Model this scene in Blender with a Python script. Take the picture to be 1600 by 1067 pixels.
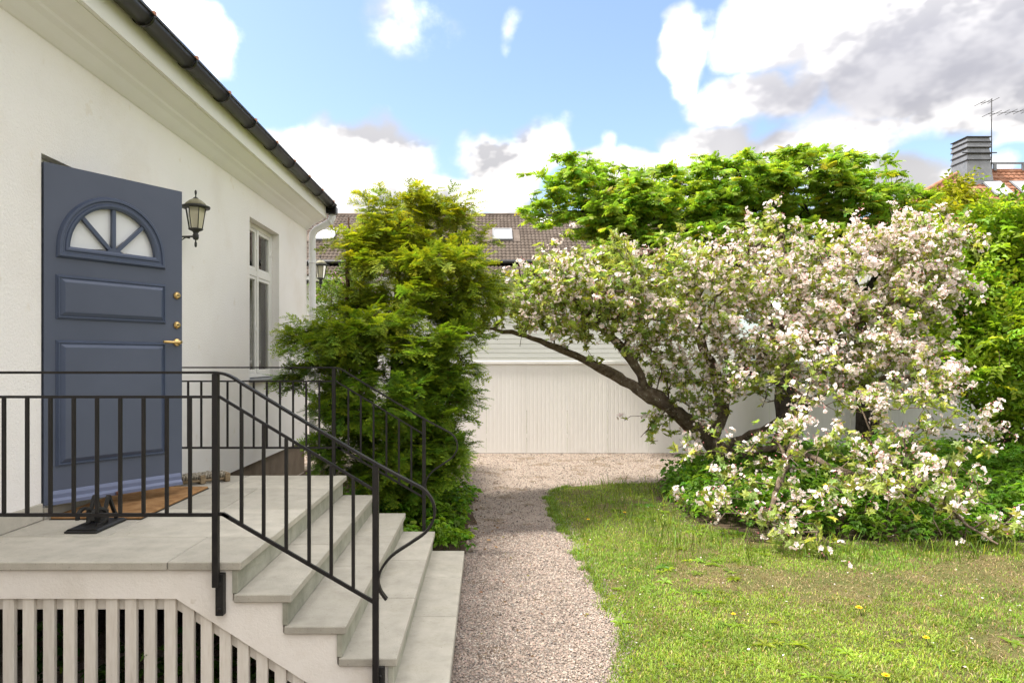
import bpy, bmesh, math, random
import numpy as np
from mathutils import Vector, Matrix
random.seed(7); RNG = np.random.default_rng(11)
SC = bpy.context.scene
for o in list(bpy.data.objects): bpy.data.objects.remove(o)
COL = SC.collection
# ------------------------------------------------------------------ camera
FPX, CX, CY, EYE = 1066.7, 760.0, 564.0, 1.82       # focal length and vanishing point in photo pixels, eye height in metres
cam_d = bpy.data.cameras.new('camera'); cam = bpy.data.objects.new('camera', cam_d); COL.objects.link(cam)
cam_d.lens = 24; cam_d.sensor_width = 36; cam_d.sensor_fit = 'HORIZONTAL'
cam_d.shift_x = 40/1600; cam_d.shift_y = 30.5/1600
cam_d.clip_start = .05; cam_d.clip_end = 2000
cam.location = (0, 0, EYE); cam.rotation_euler = (math.pi/2, 0, 0)
SC.camera = cam
# ------------------------------------------------------------------ light
SUN_EL, SUN_AZ = math.radians(59), math.radians(-99)   # azimuth from +Y towards +X
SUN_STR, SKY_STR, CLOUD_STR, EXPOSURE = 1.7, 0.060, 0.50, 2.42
sdir = Vector((math.sin(SUN_AZ)*math.cos(SUN_EL), math.cos(SUN_AZ)*math.cos(SUN_EL), math.sin(SUN_EL)))
sun_d = bpy.data.lights.new('sun', 'SUN'); sun_d.energy = SUN_STR; sun_d.angle = math.radians(7); sun_d.color = (1, .95, .86)
sun = bpy.data.objects.new('sun', sun_d); COL.objects.link(sun)
sun.rotation_euler = (-sdir).to_track_quat('-Z', 'Y').to_euler(); sun.location = sdir*60
vs = SC.view_settings; vs.view_transform = 'Standard'; vs.look = 'None'; vs.gamma = 1; vs.use_curve_mapping = False; vs.exposure = EXPOSURE
SC.render.engine = 'CYCLES'
SC.cycles.use_denoising = True
try: SC.cycles.denoiser = 'OPENIMAGEDENOISE'
except Exception: pass
SC.cycles.max_bounces = 6; SC.cycles.diffuse_bounces = 3; SC.cycles.transparent_max_bounces = 8
SC.cycles.sample_clamp_indirect = 8

class NT:
    def __init__(s, tree): s.t = tree; s.t.nodes.clear()
    def n(s, typ, ins=None, **props):
        nd = s.t.nodes.new(typ)
        for k, v in props.items(): setattr(nd, k, v)
        for k, v in (ins or {}).items(): s.set(nd.inputs[k], v)
        return nd
    def set(s, inp, v):
        if isinstance(v, bpy.types.NodeSocket): s.t.links.new(v, inp)
        else:
            if hasattr(inp.default_value, '__len__') and len(inp.default_value) == 4 and len(v) == 3: v = (*v, 1)
            inp.default_value = v
    def m(s, op, a, b=0., c=0., clamp=False):
        nd = s.n('ShaderNodeMath', operation=op, use_clamp=clamp)
        for i, v in enumerate((a, b, c)): s.set(nd.inputs[i], v)
        return nd.outputs[0]
    def v(s, op, a, b=None, scale=None):
        nd = s.n('ShaderNodeVectorMath', operation=op); s.set(nd.inputs[0], a)
        if b is not None: s.set(nd.inputs[1], b)
        if scale is not None: s.set(nd.inputs['Scale'], scale)
        return nd.outputs['Value'] if op in ('LENGTH', 'DOT_PRODUCT', 'DISTANCE') else nd.outputs[0]
    def noise(s, vec, scale, detail=4., rough=.55, out='Fac', dist=0.):
        nd = s.n('ShaderNodeTexNoise', {'Scale': scale, 'Detail': detail, 'Roughness': rough, 'Distortion': dist})
        if vec is not None: s.set(nd.inputs['Vector'], vec)
        return nd.outputs[out]
    def ramp(s, f, a, b, lo=0., hi=1., smooth=True):
        nd = s.n('ShaderNodeMapRange', {0: f, 1: a, 2: b, 3: lo, 4: hi}, interpolation_type='SMOOTHSTEP' if smooth else 'LINEAR', clamp=True)
        return nd.outputs[0]
    def mix(s, f, a, b, blend='MIX'):
        nd = s.n('ShaderNodeMix', data_type='RGBA', blend_type=blend, clamp_factor=True)
        s.set(nd.inputs[0], f); s.set(nd.inputs[6], a); s.set(nd.inputs[7], b)
        return nd.outputs[2]
# ---- world: clear-sky texture with cumulus clouds laid out by direction, plus a denser bright cover added outside the view as fill light
def pix_dir(px, py):
    az = math.atan((px-CX)/FPX); el = math.atan((CY-py)/FPX*math.cos(az)); return az, el
BLOBS = [  # direction given as azimuth/elevation of photo points, angular size, weight
 (1430, 75, 330, 135, 1.15), (1560, 150, 240, 85, 1.05), (1240, 45, 150, 90, 1.15), (1085, 90, 62, 72, .95), (1190, 150, 160, 60, .95), (1330, 185, 170, 50, .8),
 (570, 235, 130, 66, 1.1), (470, 262, 130, 74, 1.05), (785, 232, 100, 58, 1.15), (690, 288, 150, 52, 1.0), (560, 310, 220, 50, .95),
 (1085, 238, 120, 66, 1.1), (1000, 286, 130, 55, 1.05), (1240, 250, 150, 70, 1.05), (1390, 285, 150, 75, 1.1), (1330, 230, 120, 50, .9), (908, 264, 52, 38, .9),
 (788, 55, 44, 40, .52), (250, 10, 150, 90, .95), (640, 35, 150, 75, .36), (1540, 235, 90, 50, .6)]
def cloud_group():
    g = bpy.data.node_groups.new('cloud_field', 'ShaderNodeTree')
    g.interface.new_socket('Dir', in_out='INPUT', socket_type='NodeSocketVector')
    g.interface.new_socket('F', in_out='OUTPUT', socket_type='NodeSocketFloat')
    T = NT(g); gi = g.nodes.new('NodeGroupInput'); go = g.nodes.new('NodeGroupOutput'); d = gi.outputs[0]
    w = T.noise(d, 5.5, 3., .6, 'Color'); w = T.v('SUBTRACT', w, (.5, .5, .5)); w = T.v('SCALE', w, scale=.16)
    dd = T.v('NORMALIZE', T.v('ADD', d, w)); sp = T.n('ShaderNodeSeparateXYZ', {0: dd}).outputs
    az = T.m('ARCTAN2', sp[0], sp[1]); el = T.m('ARCSINE', sp[2])
    p = T.n('ShaderNodeCombineXYZ', {0: az, 1: el}).outputs[0]
    acc = None
    for (px, py, rx, ry, wt) in BLOBS:
        a, e = pix_dir(px, py); k = math.cos(a)**2
        q = T.v('MULTIPLY', T.v('SUBTRACT', p, (a, e, 0)), (FPX/rx/k, FPX/ry/k, 0))
        f = T.ramp(T.v('LENGTH', q), 0., 1.35, wt, 0.)
        acc = f if acc is None else T.m('MAXIMUM', acc, f)
    # outside the view: near-full thin bright cloud, added to raise the ambient light
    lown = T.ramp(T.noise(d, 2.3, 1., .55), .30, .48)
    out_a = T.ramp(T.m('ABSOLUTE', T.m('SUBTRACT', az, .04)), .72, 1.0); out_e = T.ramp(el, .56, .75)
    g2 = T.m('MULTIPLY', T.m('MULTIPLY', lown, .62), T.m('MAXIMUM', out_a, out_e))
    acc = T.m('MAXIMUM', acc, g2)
    fb = T.m('MULTIPLY', T.m('SUBTRACT', T.noise(d, 6.5, 6., .6), .5), 1.15)
    s = T.m('ADD', acc, T.m('MULTIPLY', fb, T.ramp(acc, .02, .35, .25, 1.)))
    g.links.new(s, go.inputs[0]); return g
world = bpy.data.worlds.new('World'); SC.world = world; world.use_nodes = True
W = NT(world.node_tree)
sky = W.n('ShaderNodeTexSky', sky_type='NISHITA', sun_disc=False, sun_elevation=SUN_EL, sun_rotation=SUN_AZ, altitude=50, air_density=1.0, dust_density=2.2, ozone_density=1.6)
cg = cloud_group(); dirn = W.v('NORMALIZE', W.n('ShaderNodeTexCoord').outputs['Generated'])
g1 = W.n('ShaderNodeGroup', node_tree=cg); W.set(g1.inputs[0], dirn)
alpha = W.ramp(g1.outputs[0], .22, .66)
dq = W.v('MULTIPLY', dirn, (1, 1, 1.5))
na = W.noise(dq, 8., 4., .58); nb_ = W.noise(W.v('ADD', dq, (-.03, -.005, .05)), 8., 4., .58)
bil = W.ramp(W.m('SUBTRACT', nb_, na), -.15, .13)                    # cloud above and sunward: shaded billow
big = W.ramp(W.noise(dq, 3.2, 1., .5), .38, .62)
shade = W.m('ADD', W.m('MULTIPLY', bil, .85), W.m('MULTIPLY', big, .35), clamp=True)
ccol = W.mix(shade, (.68, .655, .62), (.20, .198, .206))
spd = W.n('ShaderNodeSeparateXYZ', {0: dirn}).outputs
pa = W.n('ShaderNodeCombineXYZ', {0: W.m('ARCTAN2', spd[0], spd[1]), 1: W.m('ARCSINE', spd[2])}).outputs[0]
pa = W.v('ADD', pa, W.v('SCALE', W.v('SUBTRACT', W.noise(dirn, 4.5, 2., .55, 'Color'), (.5, .5, .5)), scale=.20))
grey = None
for (px, py, rx, ry) in ((1390, 120, 350, 105), (1580, 90, 240, 140)):   # rain-grey bank inside the big cloud
    a_, e_ = pix_dir(px, py); k_ = math.cos(a_)**2
    f_ = W.ramp(W.v('LENGTH', W.v('MULTIPLY', W.v('SUBTRACT', pa, (a_, e_, 0)), (FPX/rx/k_, FPX/ry/k_, 0))), .3, 1.3, 1., 0.)
    grey = f_ if grey is None else W.m('MAXIMUM', grey, f_)
ccol = W.mix(W.m('MULTIPLY', grey, .95), ccol, W.mix(bil, (.20, .198, .212), (.15, .15, .168)))
b1 = W.n('ShaderNodeBackground', {'Color': sky.outputs[0], 'Strength': SKY_STR})
# cloud luminance grows towards the zenith, steeper than a standard overcast sky so overhead cloud adds ambient light (about .5 + 2.8 sin el)
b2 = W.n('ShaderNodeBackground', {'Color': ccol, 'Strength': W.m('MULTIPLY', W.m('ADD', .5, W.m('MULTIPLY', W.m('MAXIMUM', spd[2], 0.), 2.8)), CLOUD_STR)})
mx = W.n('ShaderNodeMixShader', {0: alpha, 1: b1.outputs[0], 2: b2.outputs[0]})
wo = W.n('ShaderNodeOutputWorld'); world.node_tree.links.new(mx.outputs[0], wo.inputs[0])
world.cycles.sampling_method = 'MANUAL'; world.cycles.sample_map_resolution = 1024

# ------------------------------------------------------------------ helpers
def P(px, py, d):
    "world point that the photograph shows at pixel (px, py), d metres in front of the camera"
    return Vector(((px-CX)*d/FPX, d, EYE+(CY-py)*d/FPX))
def link(o, parent=None):
    COL.objects.link(o)
    if parent is not None:
        o.parent = parent
        if parent.type == 'EMPTY': o.matrix_parent_inverse = Matrix.Translation(-Vector(parent.location))
    return o
def thing(name, label, cat, loc=(0, 0, 0), group=None):
    o = bpy.data.objects.new(name, None); COL.objects.link(o); o.location = loc; o.empty_display_size = .2
    tag(o, label, cat, group); return o
def tag(o, label=None, cat=None, group=None, kind=None):
    if label: o['label'] = label
    if cat: o['category'] = cat
    if group: o['group'] = group
    if kind: o['kind'] = kind
    return o
class MB:
    "collects shapes into one mesh"
    def __init__(s): s.v = []; s.f = []; s.sm = []
    def add(s, vs, fs, smooth=False):
        b = len(s.v); s.v += [tuple(v) for v in vs]; s.f += [tuple(b+i for i in f) for f in fs]; s.sm += [smooth]*len(fs); return s
    def box(s, x0, x1, y0, y1, z0, z1, M=None):
        vs = [Vector((x, y, z)) for z in (z0, z1) for y in (y0, y1) for x in (x0, x1)]
        if M is not None: vs = [M @ v for v in vs]
        return s.add(vs, [(0, 2, 3, 1), (4, 5, 7, 6), (0, 1, 5, 4), (2, 6, 7, 3), (0, 4, 6, 2), (1, 3, 7, 5)])
    def cbox(s, x0, x1, y0, y1, z0, z1, b=.004, M=None):
        "box with chamfered edges"
        vs = []; idx = {}
        X = (x0, x1); Y = (y0, y1); Z = (z0, z1)
        for i in (0, 1):
            for j in (0, 1):
                for k in (0, 1):
                    sx, sy, sz = (1-2*i), (1-2*j), (1-2*k)
                    for a in range(3):
                        o = [b*sx, b*sy, b*sz]; o[a] = 0
                        idx[i, j, k, a] = len(vs); v = Vector((X[i]+o[0], Y[j]+o[1], Z[k]+o[2])); vs.append(M @ v if M is not None else v)
        fs = []
        def q(*ks): fs.append(tuple(idx[k] for k in ks))
        for i in (0, 1): q(*[(i, j, k, 0) for j, k in (((0, 0), (1, 0), (1, 1), (0, 1)) if i else ((0, 0), (0, 1), (1, 1), (1, 0)))])
        for j in (0, 1): q(*[(i, j, k, 1) for i, k in (((0, 0), (0, 1), (1, 1), (1, 0)) if j else ((0, 0), (1, 0), (1, 1), (0, 1)))])
        for k in (0, 1): q(*[(i, j, k, 2) for i, j in (((0, 0), (1, 0), (1, 1), (0, 1)) if k else ((0, 0), (0, 1), (1, 1), (1, 0)))])
        for j in (0, 1):
            for k in (0, 1): q((0, j, k, 1), (1, j, k, 1), (1, j, k, 2), (0, j, k, 2))
        for i in (0, 1):
            for k in (0, 1): q((i, 0, k, 0), (i, 1, k, 0), (i, 1, k, 2), (i, 0, k, 2))
            for j in (0, 1): q((i, j, 0, 0), (i, j, 1, 0), (i, j, 1, 1), (i, j, 0, 1))
            for j in (0, 1):
                for k in (0, 1): q((i, j, k, 0), (i, j, k, 1), (i, j, k, 2))
        return s.add(vs, fs)
    def prism(s, poly, a0, a1, plane='XZ', M=None):
        "polygon (list of 2-tuples) in the plane, extruded along the third axis from a0 to a1"
        def mk(p, a):
            v = Vector({'XZ': (p[0], a, p[1]), 'YZ': (a, p[0], p[1]), 'XY': (p[0], p[1], a)}[plane]); return M @ v if M is not None else v
        n = len(poly); vs = [mk(p, a0) for p in poly]+[mk(p, a1) for p in poly]
        fs = [tuple(range(n)), tuple(range(2*n-1, n-1, -1))]+[(i, i+n, (i+1) % n+n, (i+1) % n) for i in range(n)]
        return s.add(vs, fs)
    def tube(s, pts, r, k=8, up=None, rect=None, cap=True, smooth=True):
        "swept round (r: number or list) or rectangular (rect=(w,h)) section"
        pts = [Vector(p) for p in pts]; n = len(pts); rr = r if hasattr(r, '__len__') else [r]*n
        vs = []; ref = Vector(up) if up else None
        for i, p in enumerate(pts):
            t = (pts[min(i+1, n-1)]-pts[max(i-1, 0)]).normalized()
            if ref is None:
                ref = Vector((0, 0, 1)) if abs(t.z) < .9 else Vector((1, 0, 0))
            a = ref-t*ref.dot(t)
            if a.length < 1e-4: a = t.orthogonal()
            a.normalize(); b = t.cross(a)
            if up is None: ref = a
            if rect: w, h = rect; vs += [p+a*(y*h/2)+b*(x*w/2) for x, y in ((-1, -1), (1, -1), (1, 1), (-1, 1))]
            else: vs += [p+(a*math.cos(2*math.pi*j/k)+b*math.sin(2*math.pi*j/k))*rr[i] for j in range(k)]
        if rect: k = 4; smooth = False
        fs = [(i*k+j, i*k+(j+1) % k, (i+1)*k+(j+1) % k, (i+1)*k+j) for i in range(n-1) for j in range(k)]
        s.add(vs, fs, smooth)
        if cap:
            b = len(s.v)-n*k; s.f += [tuple(b+j for j in range(k))[::-1], tuple(b+(n-1)*k+j for j in range(k))]; s.sm += [False, False]
        return s
    def lathe(s, prof, c, k=16, axis=Vector((0, 0, 1)), sx=None):
        "profile [(r, h)] turned about an axis through c"
        axis = Vector(axis).normalized(); a = (Vector((1, 0, 0)) if abs(axis.x) < .9 else Vector((0, 1, 0))); a = (a-axis*a.dot(axis)).normalized(); b = axis.cross(a); c = Vector(c)
        n = len(prof)
        vs = [c+axis*h+(a*math.cos(2*math.pi*j/k)+b*math.sin(2*math.pi*j/k))*r for r, h in prof for j in range(k)]
        fs = [(i*k+j, i*k+(j+1) % k, (i+1)*k+(j+1) % k, (i+1)*k+j) for i in range(n-1) for j in range(k)]
        s.add(vs, fs, True); b0 = len(s.v)-n*k
        s.f += [tuple(b0+j for j in range(k))[::-1], tuple(b0+(n-1)*k+j for j in range(k))]; s.sm += [False, False]
        return s
    def build(s, name, mat, parent=None, normals=True):
        me = bpy.data.meshes.new(name); me.from_pydata(s.v, [], s.f); me.polygons.foreach_set('use_smooth', s.sm)
        if normals:
            bm = bmesh.new(); bm.from_mesh(me); bmesh.ops.recalc_face_normals(bm, faces=bm.faces); bm.to_mesh(me); bm.free()
        me.materials.append(mat); me.update()
        return link(bpy.data.objects.new(name, me), parent)
def npmesh(name, V, Fs, mat, parent=None, tint=None, smooth=False, make=True):
    "V (n,3); Fs list of integer arrays (m,3) or (m,4); tint (n,3) stored as a colour per vertex"
    me = bpy.data.meshes.new(name); V = np.ascontiguousarray(V, dtype=np.float32)
    me.vertices.add(len(V)); me.vertices.foreach_set('co', V.ravel())
    Fs = [np.asarray(f, dtype=np.int32) for f in Fs if len(f)]
    lt = np.concatenate([np.full(len(f), f.shape[1], np.int32) for f in Fs]); li = np.concatenate([f.ravel() for f in Fs])
    ls = np.concatenate([[0], np.cumsum(lt)[:-1]]).astype(np.int32)
    me.loops.add(len(li)); me.loops.foreach_set('vertex_index', li)
    me.polygons.add(len(lt)); me.polygons.foreach_set('loop_start', ls); me.polygons.foreach_set('loop_total', lt)
    if smooth: me.polygons.foreach_set('use_smooth', np.ones(len(lt), bool))
    if tint is not None:
        at = me.attributes.new('tint', 'FLOAT_COLOR', 'POINT'); c = np.ones((len(V), 4), np.float32); c[:, :3] = tint; at.data.foreach_set('color', c.ravel())
    me.update(calc_edges=True); me.materials.append(mat)
    if not make: return me
    return link(bpy.data.objects.new(name, me), parent)
def vnoise(x, y, seed=0):
    "smooth value noise in [0,1]"
    x = np.asarray(x, float); y = np.asarray(y, float); xi = np.floor(x).astype(np.int64); yi = np.floor(y).astype(np.int64); fx = x-xi; fy = y-yi
    def h(a, b):
        n = (a*374761393+b*668265263+seed*974634777) & 0xffffffff; n = ((n ^ (n >> 13))*1274126177) & 0xffffffff; return ((n ^ (n >> 16)) & 0xffff)/65535.
    fx = fx*fx*(3-2*fx); fy = fy*fy*(3-2*fy)
    return (h(xi, yi)*(1-fx)+h(xi+1, yi)*fx)*(1-fy)+(h(xi, yi+1)*(1-fx)+h(xi+1, yi+1)*fx)*fy
def fbm(x, y, seed=0, o=4):
    s = 0; a = .5
    for i in range(o): s = s+a*vnoise(np.asarray(x)*2**i, np.asarray(y)*2**i, seed+i); a *= .5
    return s/(1-.5**o)
def frames(D, N=None, rng=RNG):
    "rotation matrices whose x axis is D and whose z axis is near N"
    D = D/np.linalg.norm(D, axis=1, keepdims=True)
    if N is None: N = rng.normal(size=D.shape)
    Y = np.cross(N, D); l = np.linalg.norm(Y, axis=1, keepdims=True); l[l < 1e-5] = 1; Y = Y/l; Z = np.cross(D, Y)
    return np.stack([D, Y, Z], axis=2)
def scatter(T, pos, R, s, col):
    "copies of template T=(V,Fs,C) -> V, Fs, tint"
    V, Fs, C = T; m = len(pos); n = len(V); s = np.asarray(s)
    if s.ndim == 1: s = s[:, None]
    W_ = np.einsum('mij,mnj->mni', R, V[None]*s[:, None, :])+pos[:, None, :]
    off = (np.arange(m)*n)[:, None, None]
    F2 = [(f[None]+off).reshape(-1, f.shape[1]) for f in Fs]
    return W_.reshape(-1, 3), F2, (C[None]*col[:, None, :]).reshape(-1, 3)
def merge(parts):
    V = []; Fd = {}; C = []; b = 0
    for v, fs, c in parts:
        V.append(v); C.append(c)
        for f in fs: Fd.setdefault(f.shape[1], []).append(f+b)
        b += len(v)
    return np.concatenate(V), [np.concatenate(x) for x in Fd.values()], np.concatenate(C)
def tmpl(parts):
    "parts: list of (verts, faces, colour)"
    V = []; F = {}; C = []; b = 0
    for v, f, c in parts:
        V += [tuple(p) for p in v]; C += [c]*len(v) if not isinstance(c[0], (tuple, list)) else list(c)
        for q in f: F.setdefault(len(q), []).append([i+b for i in q])
        b += len(v)
    return np.array(V, float), [np.array(x) for x in F.values()], np.array(C, float)
# ------------------------------------------------------------------ materials
def pmat(name, stops, scale=4., detail=6., rough=.7, bump=.15, bscale=60., spec=.3, metal=0., stretch=(1, 1, 1), var=0., spots=None, bdist=.01, coat=0., rough2=None, ndist=0., stain=None):
    m = bpy.data.materials.new(name); m.use_nodes = True; T = NT(m.node_tree)
    co = T.n('ShaderNodeTexCoord').outputs['Object']
    rnd = T.n('ShaderNodeObjectInfo').outputs['Random']
    v = T.n('ShaderNodeMapping', {'Vector': co, 'Scale': stretch}).outputs[0]
    if var: v = T.v('ADD', v, T.v('SCALE', (37., 19., 11.), scale=rnd))
    f = T.noise(v, scale, detail, .6, dist=ndist)
    cr = T.n('ShaderNodeValToRGB', {0: f}); e = cr.color_ramp.elements
    while len(e) < len(stops): e.new(.5)
    for el_, (p, c) in zip(e, stops): el_.position = p; el_.color = (*c, 1)
    c = cr.outputs[0]
    if spots:
        sc, th, colr = spots; c = T.mix(T.ramp(T.noise(v, sc, 3.), th, th+.08), c, colr)
    if stain:
        ssc, th, colr, amt = stain; c = T.mix(T.m('MULTIPLY', T.ramp(T.noise(v, ssc, 9., .65, dist=.2), th, th+.26), amt), c, T.mix(1., c, colr, 'MULTIPLY'))
    if var:
        k = T.m('ADD', 1-var, T.m('MULTIPLY', rnd, 2*var)); c = T.mix(1., c, T.n('ShaderNodeCombineXYZ', {0: k, 1: k, 2: k}).outputs[0], 'MULTIPLY')
    bs = T.n('ShaderNodeBsdfPrincipled', {'Base Color': c, 'Metallic': metal, 'Specular IOR Level': spec})
    T.set(bs.inputs['Roughness'], rough if rough2 is None else T.ramp(f, .3, .7, rough, rough2, False))
    if coat: bs.inputs['Coat Weight'].default_value = coat
    if bump:
        h = T.m('ADD', T.noise(v, bscale, 5., .65), T.m('MULTIPLY', f, .5))
        T.set(bs.inputs['Normal'], T.n('ShaderNodeBump', {'Strength': bump, 'Distance': bdist, 'Height': h}).outputs[0])
    o = T.n('ShaderNodeOutputMaterial'); m.node_tree.links.new(bs.outputs[0], o.inputs[0]); return m
def leafmat(name, trans=.35, rough=.5, spec=.25, tscale=(1.15, 1.2, .5), nvar=.25):
    m = bpy.data.materials.new(name); m.use_nodes = True; T = NT(m.node_tree)
    c = T.n('ShaderNodeAttribute', attribute_name='tint').outputs['Color']
    co = T.n('ShaderNodeTexCoord').outputs['Object']
    k = T.ramp(T.noise(co, 3., 3.), .3, .7, 1-nvar, 1+nvar, False)
    c = T.mix(1., c, T.n('ShaderNodeCombineXYZ', {0: k, 1: k, 2: k}).outputs[0], 'MULTIPLY')
    bs = T.n('ShaderNodeBsdfPrincipled', {'Base Color': c, 'Roughness': rough, 'Specular IOR Level': spec})
    o = T.n('ShaderNodeOutputMaterial'); sh = bs.outputs[0]
    if trans:
        tr = T.n('ShaderNodeBsdfTranslucent', {'Color': T.mix(1., c, tscale, 'MULTIPLY')})
        sh = T.n('ShaderNodeMixShader', {0: trans, 1: sh, 2: tr.outputs[0]}).outputs[0]
    m.node_tree.links.new(sh, o.inputs[0]); return m
def glassmat(name, tint=(1, 1, 1), ior=1.5, rough=0., opac=0.):
    m = bpy.data.materials.new(name); m.use_nodes = True; T = NT(m.node_tree)
    tr = T.n('ShaderNodeBsdfTransparent', {'Color': tint}); gl = T.n('ShaderNodeBsdfGlossy', {'Roughness': rough, 'Color': (1, 1, 1)})
    f = T.n('ShaderNodeFresnel', {'IOR': ior}).outputs[0]; f = T.m('ADD', T.m('MULTIPLY', f, 1.0), .02, clamp=True)
    a = tr.outputs[0]
    if opac:
        df = T.n('ShaderNodeBsdfDiffuse', {'Color': tint}); a = T.n('ShaderNodeMixShader', {0: opac, 1: tr.outputs[0], 2: df.outputs[0]}).outputs[0]
    mx_ = T.n('ShaderNodeMixShader', {0: f, 1: a, 2: gl.outputs[0]})
    o = T.n('ShaderNodeOutputMaterial'); m.node_tree.links.new(mx_.outputs[0], o.inputs[0]); return m
M = {}
M['plaster'] = pmat('white_plaster', [(.2, (.82, .775, .72)), (.45, (.89, .855, .815)), (.75, (.92, .89, .855))], .9, 10, .9, .8, 55, .15, bdist=.008, spots=(5.5, .66, (.84, .79, .72)), stain=(.7, .50, (.93, .905, .87), .9))
M['stoop_plaster'] = pmat('stoop_plaster', [(.25, (.72, .665, .58)), (.5, (.84, .79, .715)), (.8, (.89, .845, .775))], 2.2, 8, .9, .5, 60, .15, bdist=.006, spots=(7., .70, (.66, .60, .50)), stain=(2.2, .52, (.80, .74, .64), .8))
M['cornice'] = pmat('cornice_plaster', [(.3, (.86, .845, .85)), (.7, (.91, .90, .91))], 1.1, 6, .85, .25, 60, .2, bdist=.003)
M['fascia'] = pmat('fascia_paint', [(.3, (.80, .79, .72)), (.7, (.90, .89, .86))], 1.4, 5, .6, .1, 40, .3, stretch=(1, .3, 1))
M['plinth'] = pmat('plinth_render', [(.3, (.17, .13, .095)), (.7, (.27, .215, .16))], 3., 8, .95, .6, 60, .1)
M['stone'] = pmat('grey_stone', [(.25, (.34, .315, .26)), (.5, (.42, .39, .325)), (.75, (.49, .455, .385))], 7., 14, .75, .6, 130, .3, var=.13, bdist=.005, spots=(60., .64, (.30, .28, .23)), stain=(3.5, .50, (.68, .67, .60), .55))
M['stone_riser'] = pmat('grey_green_riser', [(.25, (.22, .22, .17)), (.5, (.32, .315, .25)), (.8, (.43, .415, .34))], 6., 10, .85, .5, 70, .2, var=.08, bdist=.006)
M['iron'] = pmat('wrought_iron', [(.35, (.009, .008, .008)), (.7, (.019, .016, .014))], 14., 6, .42, .25, 90, .35, bdist=.002, rough2=.6)
M['castiron'] = pmat('cast_iron', [(.3, (.008, .008, .008)), (.7, (.022, .020, .018))], 20., 6, .5, .6, 60, .4, bdist=.004)
M['door'] = pmat('slate_blue_paint', [(.25, (.068, .081, .120)), (.75, (.083, .098, .142))], 2., 6, .42, .06, 160, .4, bdist=.002)
M['door_trim'] = pmat('dark_blue_trim', [(.3, (.055, .072, .118)), (.7, (.066, .084, .135))], 3., 5, .35, .05, 120, .4, bdist=.002)
M['door_sill'] = pmat('pale_blue_weatherboard', [(.3, (.115, .135, .215)), (.7, (.135, .16, .25))], 3., 5, .4, .05, 120, .4, bdist=.002)
M['brass'] = pmat('brass', [(.3, (.62, .42, .16)), (.7, (.78, .56, .25))], 12., 4, .28, .05, 100, .5, metal=1.)
M['copper'] = pmat('copper_clip', [(.3, (.36, .16, .09)), (.7, (.50, .26, .16))], 12., 4, .4, .1, 100, .5, metal=.8)
M['white_wood'] = pmat('white_painted_wood', [(.3, (.76, .74, .69)), (.7, (.85, .84, .80))], 3., 6, .45, .1, 50, .35, stretch=(1, 1, .3), bdist=.002)
M['slat'] = pmat('weathered_white_slat', [(.2, (.56, .505, .42)), (.4, (.70, .645, .555)), (.8, (.80, .755, .675))], 9., 10, .75, .4, 70, .2, stretch=(6, 6, .8), var=.07, bdist=.003, spots=(16., .72, (.30, .26, .20)))
M['gutter'] = pmat('dark_gutter_metal', [(.3, (.006, .0055, .005)), (.7, (.012, .011, .010))], 5., 6, .3, .1, 30, .28, bdist=.003)
M['pipe'] = pmat('white_downpipe', [(.3, (.72, .72, .70)), (.7, (.80, .80, .79))], 3., 4, .4, .05, 40, .4)
M['roof_dark'] = pmat('dark_roof_tile', [(.3, (.05, .042, .037)), (.7, (.09, .075, .065))], 4., 6, .8, .4, 30, .2)
M['lantern'] = pmat('lantern_iron', [(.3, (.02, .02, .018)), (.7, (.045, .045, .038))], 25., 5, .5, .3, 90, .4)
M['lantern_cap'] = pmat('weathered_lantern_cap', [(.3, (.20, .185, .12)), (.7, (.32, .30, .20))], 20., 5, .6, .3, 80, .3)
M['lantern_glass'] = glassmat('cream_lantern_glass', (.86, .82, .66), rough=.08, opac=.45)
M['bulb'] = pmat('white_bulb', [(.3, (.75, .73, .66)), (.7, (.8, .78, .7))], 3., 2, .3, 0)
M['glass'] = glassmat('window_glass', (.97, .98, .975))
M['frost'] = glassmat('fanlight_glass', (.80, .82, .84), rough=.12, opac=.82)
M['interior'] = pmat('dim_interior', [(.3, (.10, .09, .08)), (.7, (.16, .145, .13))], 1., 3, .9, 0)
M['blind'] = pmat('pale_window_blind', [(.3, (.80, .78, .74)), (.7, (.86, .84, .80))], 2., 4, .8, .1, 40)
M['coir'] = pmat('coir_mat', [(.25, (.20, .105, .045)), (.5, (.34, .19, .085)), (.8, (.46, .28, .14))], 9., 10, .95, .9, 160, .05, bdist=.01)
M['brush_wood'] = pmat('brush_wood', [(.3, (.16, .115, .065)), (.7, (.32, .245, .15))], 12., 6, .8, .3, 60, .2, stretch=(.4, 2, 2))
M['bristle'] = pmat('brush_bristles', [(.3, (.20, .17, .125)), (.7, (.52, .47, .38))], 60., 4, .9, .9, 120, .1)
M['gravel'] = pmat('pink_grey_gravel', [(.28, (.10, .08, .065)), (.42, (.23, .185, .15)), (.58, (.34, .28, .235)), (.74, (.50, .43, .37))], 95., 3, .95, .9, 110, .1, bdist=.012, spots=(2.2, .54, (.19, .145, .105)))
M['soil'] = pmat('brown_soil', [(.25, (.045, .032, .022)), (.5, (.09, .066, .045)), (.8, (.16, .12, .085))], 9., 10, .98, 1., 45, .05, bdist=.03)
M['turf'] = pmat('lawn_thatch', [(.25, (.07, .08, .028)), (.45, (.115, .125, .042)), (.62, (.17, .14, .065)), (.8, (.24, .185, .105))], 2.6, 12, .98, 1., 60, .05, bdist=.03, ndist=.6)
M['ground'] = pmat('garden_ground', [(.25, (.06, .06, .025)), (.5, (.09, .095, .035)), (.8, (.13, .12, .06))], .8, 10, .98, .8, 20, .05)
M['stone_bit'] = leafmat('gravel_stones', 0, .85, .25, nvar=.12)
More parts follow.
